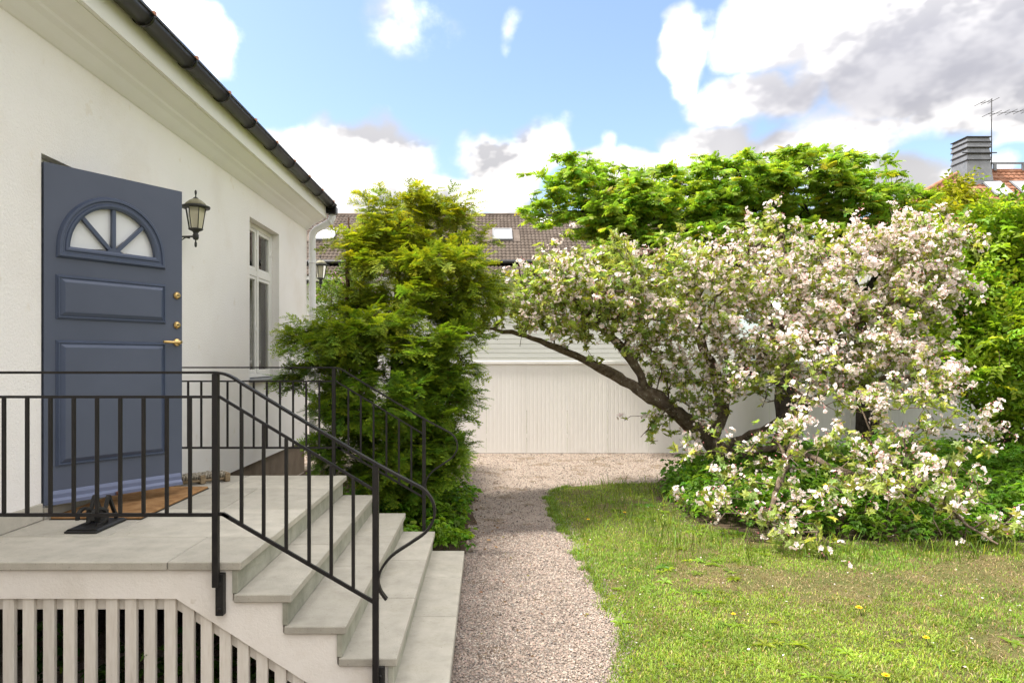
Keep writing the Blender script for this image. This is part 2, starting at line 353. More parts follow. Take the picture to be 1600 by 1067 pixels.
M['fence'] = pmat('white_corrugated_fence', [(.3, (.76, .735, .71)), (.7, (.82, .80, .775))], 1.6, 6, .5, .08, 40, .3, stretch=(1, 1, .15), var=.02, stain=(3., .52, (.90, .88, .85), .5))
M['fence_cap'] = pmat('white_fence_cap', [(.3, (.80, .79, .77)), (.7, (.86, .85, .84))], 3., 4, .4, .05, 40)
M['cladding'] = pmat('white_cladding_board', [(.3, (.66, .64, .61)), (.7, (.74, .72, .69))], 2., 5, .6, .1, 40, .25, stretch=(.2, 1, 1), var=.02)
M['tile_brown'] = pmat('brown_roof_tiles', [(.25, (.075, .058, .047)), (.5, (.12, .095, .078)), (.8, (.18, .148, .125))], 2.4, 8, .85, .3, 25, .15)
M['tile_red'] = pmat('red_roof_tiles', [(.25, (.17, .085, .055)), (.5, (.34, .165, .105)), (.8, (.47, .29, .21))], 2.2, 9, .9, .4, 20, .1)
M['zinc'] = pmat('grey_zinc', [(.3, (.17, .175, .185)), (.7, (.25, .255, .265))], 3., 5, .5, .1, 20, .5, metal=.35)
M['dark_metal'] = pmat('dark_metal', [(.3, (.03, .03, .032)), (.7, (.05, .05, .052))], 5., 4, .5, .1, 40)
M['skyglass'] = pmat('roof_window_pane', [(.3, (.55, .56, .56)), (.7, (.62, .63, .62))], 1., 2, .25, 0, spec=.4)
M['bark_apple'] = pmat('apple_bark', [(.25, (.06, .042, .03)), (.5, (.155, .115, .085)), (.8, (.29, .235, .18))], 14., 10, .95, 1., 60, .1, bdist=.02, spots=(22., .62, (.33, .31, .24)))
M['bark_dark'] = pmat('speckled_dark_bark', [(.25, (.022, .018, .014)), (.55, (.05, .041, .033)), (.8, (.09, .075, .06))], 10., 9, .95, .9, 50, .1, bdist=.02, spots=(30., .70, (.38, .35, .29)))
M['bark_yew'] = pmat('red_brown_bark', [(.3, (.05, .028, .02)), (.7, (.12, .07, .048))], 12., 8, .95, .8, 40, .1)
M['bark_grey'] = pmat('grey_brown_bark', [(.25, (.06, .045, .034)), (.55, (.13, .10, .076)), (.8, (.24, .195, .15))], 12., 9, .95, .9, 50, .1, bdist=.02)
M['leaf'] = leafmat('leaf_green', .52, .45, .3)
M['needle'] = leafmat('yew_needles', .32, .5, .25)
M['petal'] = leafmat('apple_petals', .38, .6, .15, (1.02, 1.0, .98), .06)
M['grass'] = leafmat('grass_blades', .35, .55, .2)
M['dandelion'] = pmat('dandelion_yellow', [(.3, (.80, .50, .01)), (.7, (.90, .62, .02))], 60., 3, .8, .3, 200)
M['log'] = pmat('weathered_timber', [(.3, (.06, .045, .035)), (.7, (.15, .115, .09))], 5., 8, .95, .6, 40, .1, stretch=(.3, 2, 2))
M['litter'] = leafmat('dry_leaf_litter', .1, .8, .1)
# ------------------------------------------------------------------ ground
def sheet(name, poly, z, mat, kind='structure', grid=None):
    me = bpy.data.meshes.new(name); bm = bmesh.new()
    f = bm.faces.new([bm.verts.new((x, y, z)) for x, y in poly]); f.normal_update()
    if f.normal.z < 0: f.normal_flip()
    bmesh.ops.triangulate(bm, faces=bm.faces); bm.to_mesh(me); bm.free(); me.materials.append(mat)
    o = link(bpy.data.objects.new(name, me)); o['kind'] = kind; return o
def wobble(pts, amp, step=.12, seed=0):
    "resample a closed polyline and make it uneven"
    out = []
    for i in range(len(pts)):
        a = np.array(pts[i]); b = np.array(pts[(i+1) % len(pts)]); L = np.linalg.norm(b-a); n = max(1, int(L/step)); nrm = np.array([-(b-a)[1], (b-a)[0]])/max(L, 1e-6)
        for k in range(n):
            p = a+(b-a)*k/n; out.append(tuple(p+nrm*amp*(2*fbm(p[0]*2.2+seed, p[1]*2.2, seed, 4)-1) if L < 30 else p))
    return out
sheet('ground', [(-400, -200), (400, -200), (400, 800), (-400, 800)], -.016, M['ground'])
sheet('gravel_yard', [(-9, -6), (14, -6), (14, 13.6), (-9, 13.6)], -.008, M['gravel'])
LAWN = [(.62, -4), (.64, 3.2), (.71, 3.9), (.86, 4.35), (.93, 4.7), (.87, 5.0), (.92, 5.5), (.90, 6.0), (.87, 6.7), (.87, 7.4), (.86, 8.1), (.84, 9.4), (1.2, 9.9), (2.0, 10.2), (2.9, 10.25), (13.9, 10.25), (13.9, -4)]
sheet('lawn', wobble(LAWN, .05, .1, 3), -.004, M['turf'])
BED = [(2.35, 9.9), (2.15, 8.6), (2.2, 7.6), (2.6, 6.95), (3.6, 6.6), (6, 6.45), (13.8, 6.4), (13.8, 13.42), (4.6, 13.42), (3.3, 11.6), (2.7, 10.6)]
sheet('planting_bed', wobble(BED, .12, .15, 9), .0, M['soil'])
LBED = [(-3.0, 6.3), (-.45, 6.3), (-.14, 6.5), (-.06, 7.2), (-.12, 7.9), (-.22, 8.6), (-.18, 9.2), (-.5, 10.2), (-1.6, 11.0), (-3.0, 11.4)]
sheet('shrub_bed', wobble(LBED, .10, .12, 5), -.003, M['soil'])
def inside(poly, x, y):
    x = np.asarray(x); y = np.asarray(y); c = np.zeros(x.shape, bool); n = len(poly)
    for i in range(n):
        x0, y0 = poly[i]; x1, y1 = poly[i-1]
        k = ((y0 > y) != (y1 > y)); xx = (x1-x0)*(y-y0)/(y1-y0+1e-12)+x0; c ^= (k & (x < xx))
    return c
# ------------------------------------------------------------------ the white house
WX = -3.0                                                            # wall face
house = thing('white_house', 'white plastered house with open blue door, dark gutter and tall window', 'house', (WX, 6, 0))
def quad(mb, a, b, c, d): mb.add([a, b, c, d], [(0, 1, 2, 3)])
mb = MB(); YC = [-6, 4.60, 5.64, 8.65, 9.88, 11.4]; ZC = [.51, .83, 1.58, 3.22, 3.65, 4.05]
for i in range(5):
    for j in range(5):
        if (i == 1 and 1 <= j <= 2) or (i == 3 and 2 <= j <= 3): continue
        quad(mb, (WX, YC[i], ZC[j]), (WX, YC[i+1], ZC[j]), (WX, YC[i+1], ZC[j+1]), (WX, YC[i], ZC[j+1]))
for (y0, y1, z0, z1) in ((4.60, 5.64, .83, 3.22), (8.65, 9.88, 1.58, 3.65)):
    xb = WX-.34
    quad(mb, (WX, y0, z0), (xb, y0, z0), (xb, y0, z1), (WX, y0, z1)); quad(mb, (WX, y1, z0), (WX, y1, z1), (xb, y1, z1), (xb, y1, z0))
    quad(mb, (WX, y0, z1), (xb, y0, z1), (xb, y1, z1), (WX, y1, z1)); quad(mb, (WX, y0, z0), (WX, y1, z0), (xb, y1, z0), (xb, y0, z0))
mb.add([(WX, 11.4, .51), (-11, 11.4, .51), (-11, 11.4, 4.3), (-7, 11.4, 7.2), (WX, 11.4, 4.05)], [(0, 1, 2, 3, 4)])
quad(mb, (-11, -6, .51), (-11, 11.4, .51), (-11, 11.4, 4.4), (-11, -6, 4.4)); mb.add([(WX, -6, .51), (-11, -6, .51), (-11, -6, 4.3), (-7, -6, 7.2), (WX, -6, 4.05)], [(0, 1, 2, 3, 4)])
wall = mb.build('wall', M['plaster'], house)
MB().prism([(-10.97, 0-.02), (WX-.03, -.02), (WX-.03, .508), (-10.97, .508)], -5.97, 11.37).build('plinth', M['plinth'], house)
MB().box(-5.2, -3.36, -5.9, 11.3, .80, .829).build('interior_floor', M['interior'], house)
MB().box(-5.3, -5.2, -5.9, 11.3, .8, 4.0).build('interior_wall', M['interior'], house)
prof = [(-3.02, 3.995), (-2.985, 4.005), (-2.95, 4.03), (-2.90, 4.075), (-2.862, 4.098), (-2.85, 4.115), (-2.80, 4.135), (-2.74, 4.17), (-2.705, 4.19), (-2.705, 4.46), (-3.02, 4.46)]
MB().prism(prof, -6, 11.40).build('cornice', M['cornice'], house)
MB().box(-2.703, -2.668, -6, 11.403, 4.197, 4.47).build('fascia', M['fascia'], house)
roof = MB().prism([(-2.55, 4.49), (-7, 7.62), (-11.45, 4.49), (-11.45, 4.40), (-7, 7.50), (-2.67, 4.472)], -6.2, 11.45).build('roof', M['roof_dark'], house)
# gutter with clips
gx, gz, gr = -2.585, 4.425, .078
mb = MB(); N = 14; ring = []
for a in range(N+1):
    t = math.pi+math.pi*a/N; ring.append((math.cos(t), math.sin(t)))
pl = [(gx+gr*c, gz+gr*s_) for c, s_ in ring]+[(gx+(gr-.006)*c, gz+(gr-.006)*s_) for c, s_ in ring[::-1]]
mb.prism(pl, -6, 11.44); mb.sm = [True]*len(mb.sm)
mb.tube([(gx+gr, -6, gz), (gx+gr, 11.44, gz)], .009, 8); mb.add([(gx+gr*c, 11.44, gz+gr*s_) for c, s_ in ring], [tuple(range(N+1))])
gut = mb.build('gutter', M['gutter'], house)
for k in range(16):
    y = 11.2-k*.757
    b = MB(); b.tube([(gx+(gr+.006)*c, y, gz+(gr+.006)*s_) for c, s_ in ring], 0, rect=(.026, .007), up=(0, 0, 1)); b.build('gutter_bracket', M['gutter'], gut)
    b = MB(); b.box(gx+gr-.004, gx+gr+.016, y-.014, y+.014, gz-.004, gz+.022); b.box(gx+gr-.02, gx+gr+.004, y-.011, y+.011, gz+.014, gz+.026); b.build('gutter_clip', M['copper'], gut)
# downpipe at the corner
mb = MB(); mb.cbox(-2.67, -2.50, 11.34, 11.50, 4.27, 4.40, .015); mb.build('gutter_outlet', M['gutter'], house)
dp = MB().tube([(-2.585, 11.45, 4.31), (-2.585, 11.45, 4.21), (-2.62, 11.45, 4.15), (-2.86, 11.45, 4.02), (-2.915, 11.45, 3.95), (-2.92, 11.45, 3.85), (-2.92, 11.45, 2.2), (-2.92, 11.45, .15)], .058, 16).build('downpipe', M['pipe'], house)
for z in (3.45, 1.9): MB().lathe([(.060, 0), (.064, .004), (.064, .03), (.060, .034)], (-2.92, 11.45, z), 16).build('pipe_clip', M['pipe'], dp)
MB().tube([(-2.60, 11.45, 4.165), (-2.635, 11.45, 4.142)], .063, 16).build('pipe_clip', M['pipe'], dp)
# window
wf = MB(); xo, xi = WX-.105, WX-.165; y0, y1, z0, z1 = 8.652, 9.878, 1.60, 3.648
for a in ((y0, y0+.06, z0, z1), (y1-.06, y1, z0, z1)): wf.cbox(xi, xo, *a, .004)
for a in ((y0+.06, y1-.06, z0, z0+.06), (y0+.06, y1-.06, z1-.06, z1), (y0+.06, y1-.06, 2.955, 3.035)): wf.cbox(xi, xo-.002, *a, .004)
wf.cbox(xi, xo+.006, 9.235, 9.295, z0+.06, z1-.06, .005)
win = wf.build('window', M['white_wood'], house)
for ya, yb in ((8.714, 9.233), (9.297, 9.816)):
    for za, zb in ((1.662, 2.953), (3.037, 3.586)):
        s_ = MB(); w = .042
        for a in ((ya, ya+w, za, zb), (yb-w, yb, za, zb)): s_.cbox(xi+.012, xo-.008, *a, .004)
        for a in ((ya+w, yb-w, za, za+w), (ya+w, yb-w, zb-w, zb)): s_.cbox(xi+.012, xo-.010, *a, .004)
        s_.build('sash', M['white_wood'], win)
        g_ = MB(); g_.box(xi+.026, xi+.032, ya+w-.004, yb-w+.004, za+w-.004, zb-w+.004); g_.build('pane', M['glass'], win)
    for zz in (2.2, 3.3): MB().tube([(xo-.004, yb-.006, zz), (xo-.004, yb-.006, zz+.07)], .008, 8).build('hinge', M['white_wood'], win)
sl = MB(); sl.prism([(WX-.16, 1.597), (WX+.045, 1.575), (WX+.045, 1.548), (WX+.03, 1.545), (WX-.16, 1.578)], 8.62, 9.92, 'XZ'); sl.build('sill', M['zinc'], win)
bl = MB()
for k in range(39): bl.box(WX-.178, WX-.170, 8.70, 9.83, 1.64+k*.05, 1.64+k*.05+.042)
bl.build('blind', M['blind'], win)
# door, hung on the near jamb and standing open
HX, HY = -2.985, 4.605; du = Vector((.563, .826, 0)).normalized(); dn = Vector((du.y, -du.x, 0))
DM = Matrix(((du.x, dn.x, 0, HX), (du.y, dn.y, 0, HY), (0, 0, 1, 0), (0, 0, 0, 1)))   # local: x along the leaf, y outwards to the front, z up
DW, D0, D1 = 1.0, .845, 3.165; uc = .466
def arch(r, rz, z, k=28, a0=0, a1=math.pi): return [(uc+r*math.cos(a0+(a1-a0)*i/k), z+rz*math.sin(a0+(a1-a0)*i/k)) for i in range(k+1)]
az0 = 2.60; ri, rzi = .318, .335                                      # glazed half circle
mb = MB()
K = 28; ar = arch(ri, rzi, az0, K)
for (ya, yb) in ((-.055, 0.),):
    outer = [(DW, az0)]+[(DW, D1)]*9+[((DW-i*DW/10), D1) for i in range(1, 10)]+[(0., D1)]*9+[(0., az0)]
    outer = [(DW, az0+(D1-az0)*i/9) for i in range(10)]+[(DW-DW*i/9, D1) for i in range(1, 10)]+[(0, D1-(D1-az0)*i/10) for i in range(1, 11)]
    assert len(outer) == K+1
    for y in (ya, yb):
        for i in range(K): mb.add([DM @ Vector((p[0], y, p[1])) for p in (ar[i], outer[i], outer[i+1], ar[i+1])], [(0, 1, 2, 3)])
        mb.add([DM @ Vector((p[0], y, p[1])) for p in ((0, D0), (DW, D0), (DW, az0), (0, az0))], [(0, 1, 2, 3)])
    for i in range(K): mb.add([DM @ Vector(v) for v in ((ar[i][0], ya, ar[i][1]), (ar[i+1][0], ya, ar[i+1][1]), (ar[i+1][0], yb, ar[i+1][1]), (ar[i][0], yb, ar[i][1]))], [(0, 1, 2, 3)])
    rim = [(0, D0), (DW, D0), (DW, D1), (0, D1)]
    for i in range(4):
        a, b = rim[i], rim[(i+1) % 4]; mb.add([DM @ Vector(v) for v in ((a[0], ya, a[1]), (b[0], ya, b[1]), (b[0], yb, b[1]), (a[0], yb, a[1]))], [(0, 1, 2, 3)])
    a, b = (uc+ri, az0), (uc-ri, az0); mb.add([DM @ Vector(v) for v in ((a[0], ya, a[1]), (b[0], ya, b[1]), (b[0], yb, b[1]), (a[0], yb, a[1]))], [(0, 1, 2, 3)])
door = mb.build('door', M['door'], house); tag(door, 'slate blue panelled front door standing open')
# fanlight frame: stepped moulding following the half circle
def mould(path, prof, name, mat, par, closed=True):
    "sweep prof [(out, height)] round a closed path of (u,z) lying on the door face; out is measured outward from the path"
    n = len(path); c = (sum(p[0] for p in path)/n, sum(p[1] for p in path)/n); V = []
    nr = []
    for i in range(n):
        a, b, d = path[i-1], path[i], path[(i+1) % n]
        def en(p, q): dx, dz = q[0]-p[0], q[1]-p[1]; L = math.hypot(dx, dz) or 1; return (dz/L, -dx/L)
        n1, n2 = en(a, b), en(b, d); k = 1+n1[0]*n2[0]+n1[1]*n2[1]; k = max(k, .35); nr.append(((n1[0]+n2[0])/k, (n1[1]+n2[1])/k))
    m_ = MB()
    for i in range(n):
        for (o, h) in prof: V.append(DM @ Vector((path[i][0]+nr[i][0]*o, h, path[i][1]+nr[i][1]*o)))
    k = len(prof); F = [(i*k+j, i*k+j+1, ((i+1) % n)*k+j+1, ((i+1) % n)*k+j) for i in range(n) for j in range(k-1)]
    m_.add(V, F); return m_.build(name, mat, par)
fpath = arch(ri, rzi, az0, 40)[::-1]; fpath = fpath[::-1]            # counter-clockwise, from right base over the top to left base
mould(fpath, [(-.012, -.02), (-.012, .014), (.004, .022), (.016, .022), (.022, .014), (.036, .014), (.042, .026), (.058, .026), (.068, .010), (.072, 0)], 'fanlight_frame', M['door_trim'], door)
for i in range(4):
    a0, a1 = math.pi*i/4+.045, math.pi*(i+1)/4-.045
    pts = [(uc+.052*math.cos((a0+a1)/2), az0+.014+.04*math.sin((a0+a1)/2))]+arch(ri-.004, rzi-.004, az0, 8, max(a0-.04, .0), min(a1+.04, math.pi))
    MB().prism(pts, -.034, -.028, 'XZ', DM).build('pane', M['frost'], door)
for a in (math.pi/4, math.pi/2, 3*math.pi/4):
    p0 = DM @ Vector((uc+.03*math.cos(a), -.010, az0+.03*math.sin(a))); p1 = DM @ Vector((uc+(ri-.004)*math.cos(a), -.010, az0+(rzi-.004)*math.sin(a)))
    MB().tube([p0, p1], 0, rect=(.03, .026) if False else (.026, .030), up=dn).build('glazing_bar', M['door_trim'], door)
MB().prism(arch(.055, .05, az0-.008, 10), -.026, .012, 'XZ', DM).build('fanlight_hub', M['door_trim'], door)
def rect(a, b, c, d): return [(a, c), (b, c), (b, d), (a, d)]
for (za, zb) in ((2.125, 2.395), (1.115, 1.945)):
    p = rect(.125, .81, za+.035, zb-.035)
    mould(p, [(-.001, .030), (.004, .0295), (.030, .012), (.033, .012), (.035, .019), (.041, .019), (.045, .008), (.050, .008), (.053, 0)], 'panel_moulding', M['door_trim'], door)
    pm = MB(); pm.prism(rect(.1245, .8105, za+.0345, zb-.0345), .0, .0302, 'XZ', DM); pm.build('raised_panel', M['door'], door)
MB().prism([(0, .845), (.034, .845), (.034, .868), (.014, .885), (.014, .912), (.006, .93), (0, .935)], .04, .985, 'YZ', Matrix(((du.x, dn.x, 0, HX), (du.y, dn.y, 0, HY), (0, 0, 1, 0), (0, 0, 0, 1)))).build('weatherboard', M['door_sill'], door)
def dpt(u, y, z): return DM @ Vector((u, y, z))
for z, r in ((2.336, .029), (2.103, .029)):
    MB().lathe([(r*.9, -.004), (r, .004), (r*.96, .012), (r*.6, .018), (r*.55, .022)], dpt(.955, 0, z), 20, dn).build('lock_cylinder', M['brass'], door)
    MB().box(-.010, .010, .0225, .0245, -.004, .004, DM @ Matrix.Translation((.955, 0, z))).build('keyhole', M['castiron'], door)
mb = MB(); mb.lathe([(.030, 0), (.030, .008), (.022, .014), (.013, .018), (.012, .055)], dpt(.955, 0, 1.967), 20, dn)
mb.tube([dpt(.965, .05, 1.969), dpt(.94, .055, 1.969), dpt(.88, .055, 1.966), dpt(.815, .052, 1.968)], [.012, .011, .0095, .011], 10); mb.build('lever_handle', M['brass'], door)
MB().lathe([(.012, 0), (.016, .02), (.016, .04), (.008, .05)], dpt(.47, .036, .862), 12, dn).build('stop_knob', M['copper'], door)
fr = MB(); fr.cbox(WX-.16, WX-.07, 4.602, 4.645, .832, 3.218); fr.cbox(WX-.16, WX-.07, 5.595, 5.638, .832, 3.218); fr.cbox(WX-.16, WX-.07, 4.646, 5.594, 3.175, 3.218); fr.build('door_frame', M['white_wood'], house)
# ------------------------------------------------------------------ stone stoop
ZL, RI = .75, .17; YN, YF = 3.63, 6.335
XE = [-1.305, -1.036, -.746, -.474, -.20]; ZT = [ZL-RI*i for i in range(5)]
stoop = thing('stone_stoop', 'grey stone landing and steps on white plastered sides', 'steps', (-1.8, 5, 0))
SLT = .045
rng = random.Random(5)
def slab(x0, x1, y0, y1, z, par, name='slab', t=SLT):
    m_ = MB(); j = .003; m_.cbox(x0+j, x1-j, y0+j, y1-j, z-t+rng.uniform(-.001, .001), z+rng.uniform(-.0015, .0015), .005); return m_.build(name, M['stone'], par)
rows = [YN, 4.16, 4.95, 5.75, YF+.06]
splits = [[-2.985, -1.70, XE[0]], [-2.985, -2.32, XE[0]], [-2.985, -1.92, XE[0]], [-2.985, -2.22, XE[0]]]
for r in range(4):
    for a, b in zip(splits[r], splits[r][1:]): slab(a, b, rows[r], rows[r+1], ZL, stoop, 'paving_slab')
ycut = [[YN, 4.62, 5.5, YF], [YN, 4.69, 5.51, YF], [YN, 4.556, 5.42, YF], [YN-.4, 4.68, 5.53, YF-.03]]
for i in range(1, 5):
    for a, b in zip(ycut[i-1], ycut[i-1][1:]): slab(XE[i-1]-.045, XE[i], a, b, ZT[i], stoop, 'tread_slab', SLT if i < 4 else .09)
for i in range(4):                                                    # stone risers set back under each nosing
    c = ycut[max(i-1, 0)]
    for a, b in zip(c, c[1:]):
        m_ = MB(); m_.cbox(XE[i]-.052, XE[i]-.024, max(a, YN+.012)+.001, min(b, YF-.012)-.001, ZT[i+1]+.001, ZT[i]-SLT-.001, .002); m_.build('riser_slab', M['stone_riser'], stoop)
def side(y0, y1, holes):
    top = [(-2.985, ZL-SLT-.001), (XE[0]-.054, ZL-SLT-.001)]
    for i in range(1, 4): top += [(XE[i-1]-.054, ZT[i]-SLT-.001), (XE[i]-.054, ZT[i]-SLT-.001)]
    top += [(XE[3]-.054, -.01)]
    bot = [(-.80, -.01), (-.80, 0.0), (-.995, .118), (-1.664, .547), (-2.985, .547)] if holes else [(-2.985, -.01)]
    return MB().prism(top+bot, y0, y1, 'XZ')
side(YN+.03, YN+.17, True).build('side_wall', M['stoop_plaster'], stoop)
side(YF-.17, YF-.03, False).build('side_wall', M['stoop_plaster'], stoop)
mb = MB()                                                             # core closing the void under slabs and treads
mb.box(-2.985, XE[0]-.056, YN+.172, YF-.172, ZL-SLT-.09, ZL-SLT-.002)
for i in range(1, 4): mb.box(XE[i-1]-.12, XE[i]-.056, YN+.172, YF-.172, ZT[i]-SLT-.14, ZT[i]-SLT-.002)
mb.build('stair_core', M['plinth'], stoop)
sk = MB(); sk.cbox(WX+.001, WX+.02, 3.66, 4.59, ZL+.001, ZL+.115, .004); sk.build('skirting_stone', M['stone'], stoop)
sk = MB(); sk.cbox(WX+.001, WX+.03, 4.595, 5.66, ZL+.001, ZL+.078, .004); sk.build('threshold_stone', M['stone'], stoop)
# slatted screen under the landing
lat = thing('slatted_screen', 'weathered white slatted screen closing the gap under the landing', 'screen', (-2, YN+.08, 0))
lp = [-128, -98, -68, -40, -11, 18, 48.5, 80, 112, 144, 178, 207.6, 236.6, 268.4, 297, 325, 354, 382, 411, 440, 468, 496]
for px in lp:
    X = (px-CX)/FPX*3.70
    def ztop(x): return .546 if x < -1.664 else max(.02, .546-(x+1.664)*(.429/.669))
    w = .030; za, zb = ztop(X-w)-.002, ztop(X+w)-.002
    if zb < .06: continue
    MB().prism([(X-w, .006), (X+w, .006), (X+w, zb), (X-w, za)], YN+.048+rng.uniform(-.003, .003), YN+.072, 'XZ').build('slat', M['slat'], lat)
MB().prism([(-2.98, .475), (-1.68, .475), (-.92, -.012), (-.82, -.012), (-1.664, .535), (-2.98, .535)], YN+.0735, YN+.095, 'XZ').build('top_rail', M['slat'], lat)
# ------------------------------------------------------------------ wrought iron railings
def railing(Y, label, bracket_side):
    s = FPX/3.6
    def q(px, py): return Vector(((px-CX)/s, Y, EYE+(CY-py)/s))
    t = thing('iron_railing', label, 'railing', (-1.4, Y, 0), 'railings either side of the steps')
    def bar(name, pts, rect_): return MB().tube(pts, 0, rect=rect_, up=(0, -1, 0)).build(name, M['iron'], t)
    def smooth(pts, n=4):
        o = []; pts = [Vector(p) for p in pts]; L = len(pts)
        for i in range(L-1):
            p0, p1, p2, p3 = pts[max(i-1, 0)], pts[i], pts[i+1], pts[min(i+2, L-1)]
            for k in range(n):
                u = k/n; o.append(.5*((2*p1)+(p2-p0)*u+(2*p0-5*p1+4*p2-p3)*u*u+(3*p1-p0-3*p2+p3)*u**3))
        return o+[pts[-1]]
    zt, zm, zb = q(0, 582).z, q(0, 620).z, q(0, 804).z
    flat = [Vector((WX+.004, Y, zt)), Vector((-1.5, Y, zt))]
    curl = [q(337, 582), q(352, 584.5), q(366, 591), q(380, 600), q(470, 655), q(584, 722), q(640, 752), q(660, 763), q(673, 777), q(679, 794), q(677, 812), q(665, 831), q(641, 848), q(613, 867), q(597, 887), q(591, 906), q(594.5, 922), q(604, 935.5)]
    # rect=(w,h): w lies in the plane of the railing, h across it
    bar('handrail', flat+smooth(curl), (.013, .036))
    bar('upper_rail', [Vector((WX+.004, Y, zm)), Vector((-1.443, Y, zm))], (.014, .014))
    bar('upper_rail', [q(341.5, 619), q(584, 765)], (.014, .014))
    bar('lower_rail', [Vector((WX+.004, Y, zb)), Vector((-1.443, Y, zb))], (.018, .016))
    bar('lower_rail', smooth([q(341.5, 802.5), q(350, 803.5), q(358, 808), q(366, 813), q(584, 940)], 3), (.018, .016))
    MB().cbox(-1.443, -1.411, Y-.016, Y+.016, .63, zt-.007, .002).build('post', M['iron'], t)
    x2 = q(587, 0).x
    MB().cbox(x2-.016, x2+.016, Y-.016, Y+.016, .10, q(0, 725).z-.006, .002).build('post', M['iron'], t)
    b = bracket_side
    for (xa, za, zb_) in ((-1.425, .47, .69), (x2+.012, .02, .2)):
        m_ = MB(); m_.cbox(xa-.012, xa+.03, min(Y+b*.017, Y+b*.058), max(Y+b*.017, Y+b*.058), za, zb_, .002); br = m_.build('bracket', M['castiron'], t)
        for zz in (za+.035, zb_-.05): MB().lathe([(.011, 0), (.011, .005), (.006, .009)], (xa+.009, Y-b*-.017, zz), 8, (0, -b, 0)).build('bolt', M['iron'], br)
    for k in range(13):
        x = q(297-36.35*k, 0).x
        if x > WX+.05: MB().cbox(x-.0085, x+.0085, Y-.0085, Y+.0085, zb+.0095, zm-.0075, .0015).build('baluster', M['iron'], t)
    for px in (377.4, 412, 447.3, 483, 517.6, 552):
        x = q(px, 0).x; zu = q(0, 619+(px-341.5)*(765-619)/(584-341.5)).z; zl = q(0, 813+(px-366)*(940-813)/(584-366)).z
        MB().cbox(x-.0085, x+.0085, Y-.0085, Y+.0085, zl+.006, zu-.004, .0015).build('baluster', M['iron'], t)
    return t
railing(3.60, 'near black iron railing standing in front of the blue door', 1)
railing(6.385, 'far black iron railing on the side of the dark green yew', -1)
# ------------------------------------------------------------------ things on the landing
mt = thing('door_mat', 'brown coir mat lying on the landing under the open door', 'mat', (-2.63, 5.15, ZL))
mb = MB(); mb.cbox(-2.94, -2.33, 4.60, 5.72, ZL+.003, ZL+.022, .006); mb.build('coir_pile', M['coir'], mt)
mb = MB(); mb.box(-2.945, -2.325, 4.595, 5.725, ZL+.0015, ZL+.006); mb.build('rubber_backing', M['castiron'], mt)
bs = thing('boot_scraper', 'black cast iron boot scraper on a flat plate beside the mat', 'boot scraper', (-2.51, 4.4, ZL))
mb = MB()
gridn = 6
mb.cbox(-2.615, -2.41, 4.22, 4.585, ZL+.004, ZL+.016, .004)
mb.prism([(-2.615, ZL+.016), (-2.41, ZL+.016), (-2.425, ZL+.026), (-2.60, ZL+.026)], 4.24, 4.565); mb.build('base_plate', M['castiron'], bs)
def circ(c, r, a0, a1, n, plane): return [Vector(c)+(plane[0]*math.cos(a0+(a1-a0)*i/n)+plane[1]*math.sin(a0+(a1-a0)*i/n))*r for i in range(n+1)]
ax, up = Vector((.35, .94, 0)).normalized(), Vector((0, 0, 1))
for sx in (-.045, .045):
    c = Vector((-2.51+sx, 4.345, ZL+.082)); MB().tube(circ(c, .052, -1.9, 3.4, 22, (ax, up)), 0, rect=(.016, .022), up=(1, 0, 0)).build('scroll', M['castiron'], bs)
    MB().tube([c+Vector((0, .03, -.055)), c+Vector((0, .10, .10)), c+Vector((0, .11, .112))], 0, rect=(.018, .02), up=(1, 0, 0)).build('strut', M['castiron'], bs)
    MB().tube([c+Vector((0, .11, .112)), c+Vector((0, .205, -.055))], 0, rect=(.018, .02), up=(1, 0, 0)).build('strut', M['castiron'], bs)
MB().box(-2.58, -2.44, 4.40, 4.412, ZL+.03, ZL+.115).build('scraping_blade', M['castiron'], bs)
bb = thing('boot_brush', 'small wooden boot brush with pale bristles behind the open door', 'brush', (-2.52, 6.0, ZL))
BMx = Matrix.Translation((-2.50, 5.98, ZL)) @ Matrix.Rotation(math.radians(38), 4, 'Z')
for x in (-.21, 0, .21): m_ = MB(); m_.cbox(x-.022, x+.022, -.07, .07, .004, .078, .005, BMx); m_.build('end_block', M['brush_wood'], bb)
for y, z in ((-.045, .03), (.045, .03)): MB().tube([BMx @ Vector((-.185, y, z)), BMx @ Vector((.185, y, z))], .012, 8).build('dowel', M['brush_wood'], bb)
for y in (-.032, .032):
    m_ = MB()
    for i in range(17):
        for j in range(2):
            x = -.18+i*.0225; m_.tube([BMx @ Vector((x, y+(j-.5)*.03, .045)), BMx @ Vector((x+rng.uniform(-.006, .006), y+(j-.5)*.045, .092+rng.uniform(-.006, .006)))], [.008, .011], 5)
    m_.build('bristles', M['bristle'], bb)
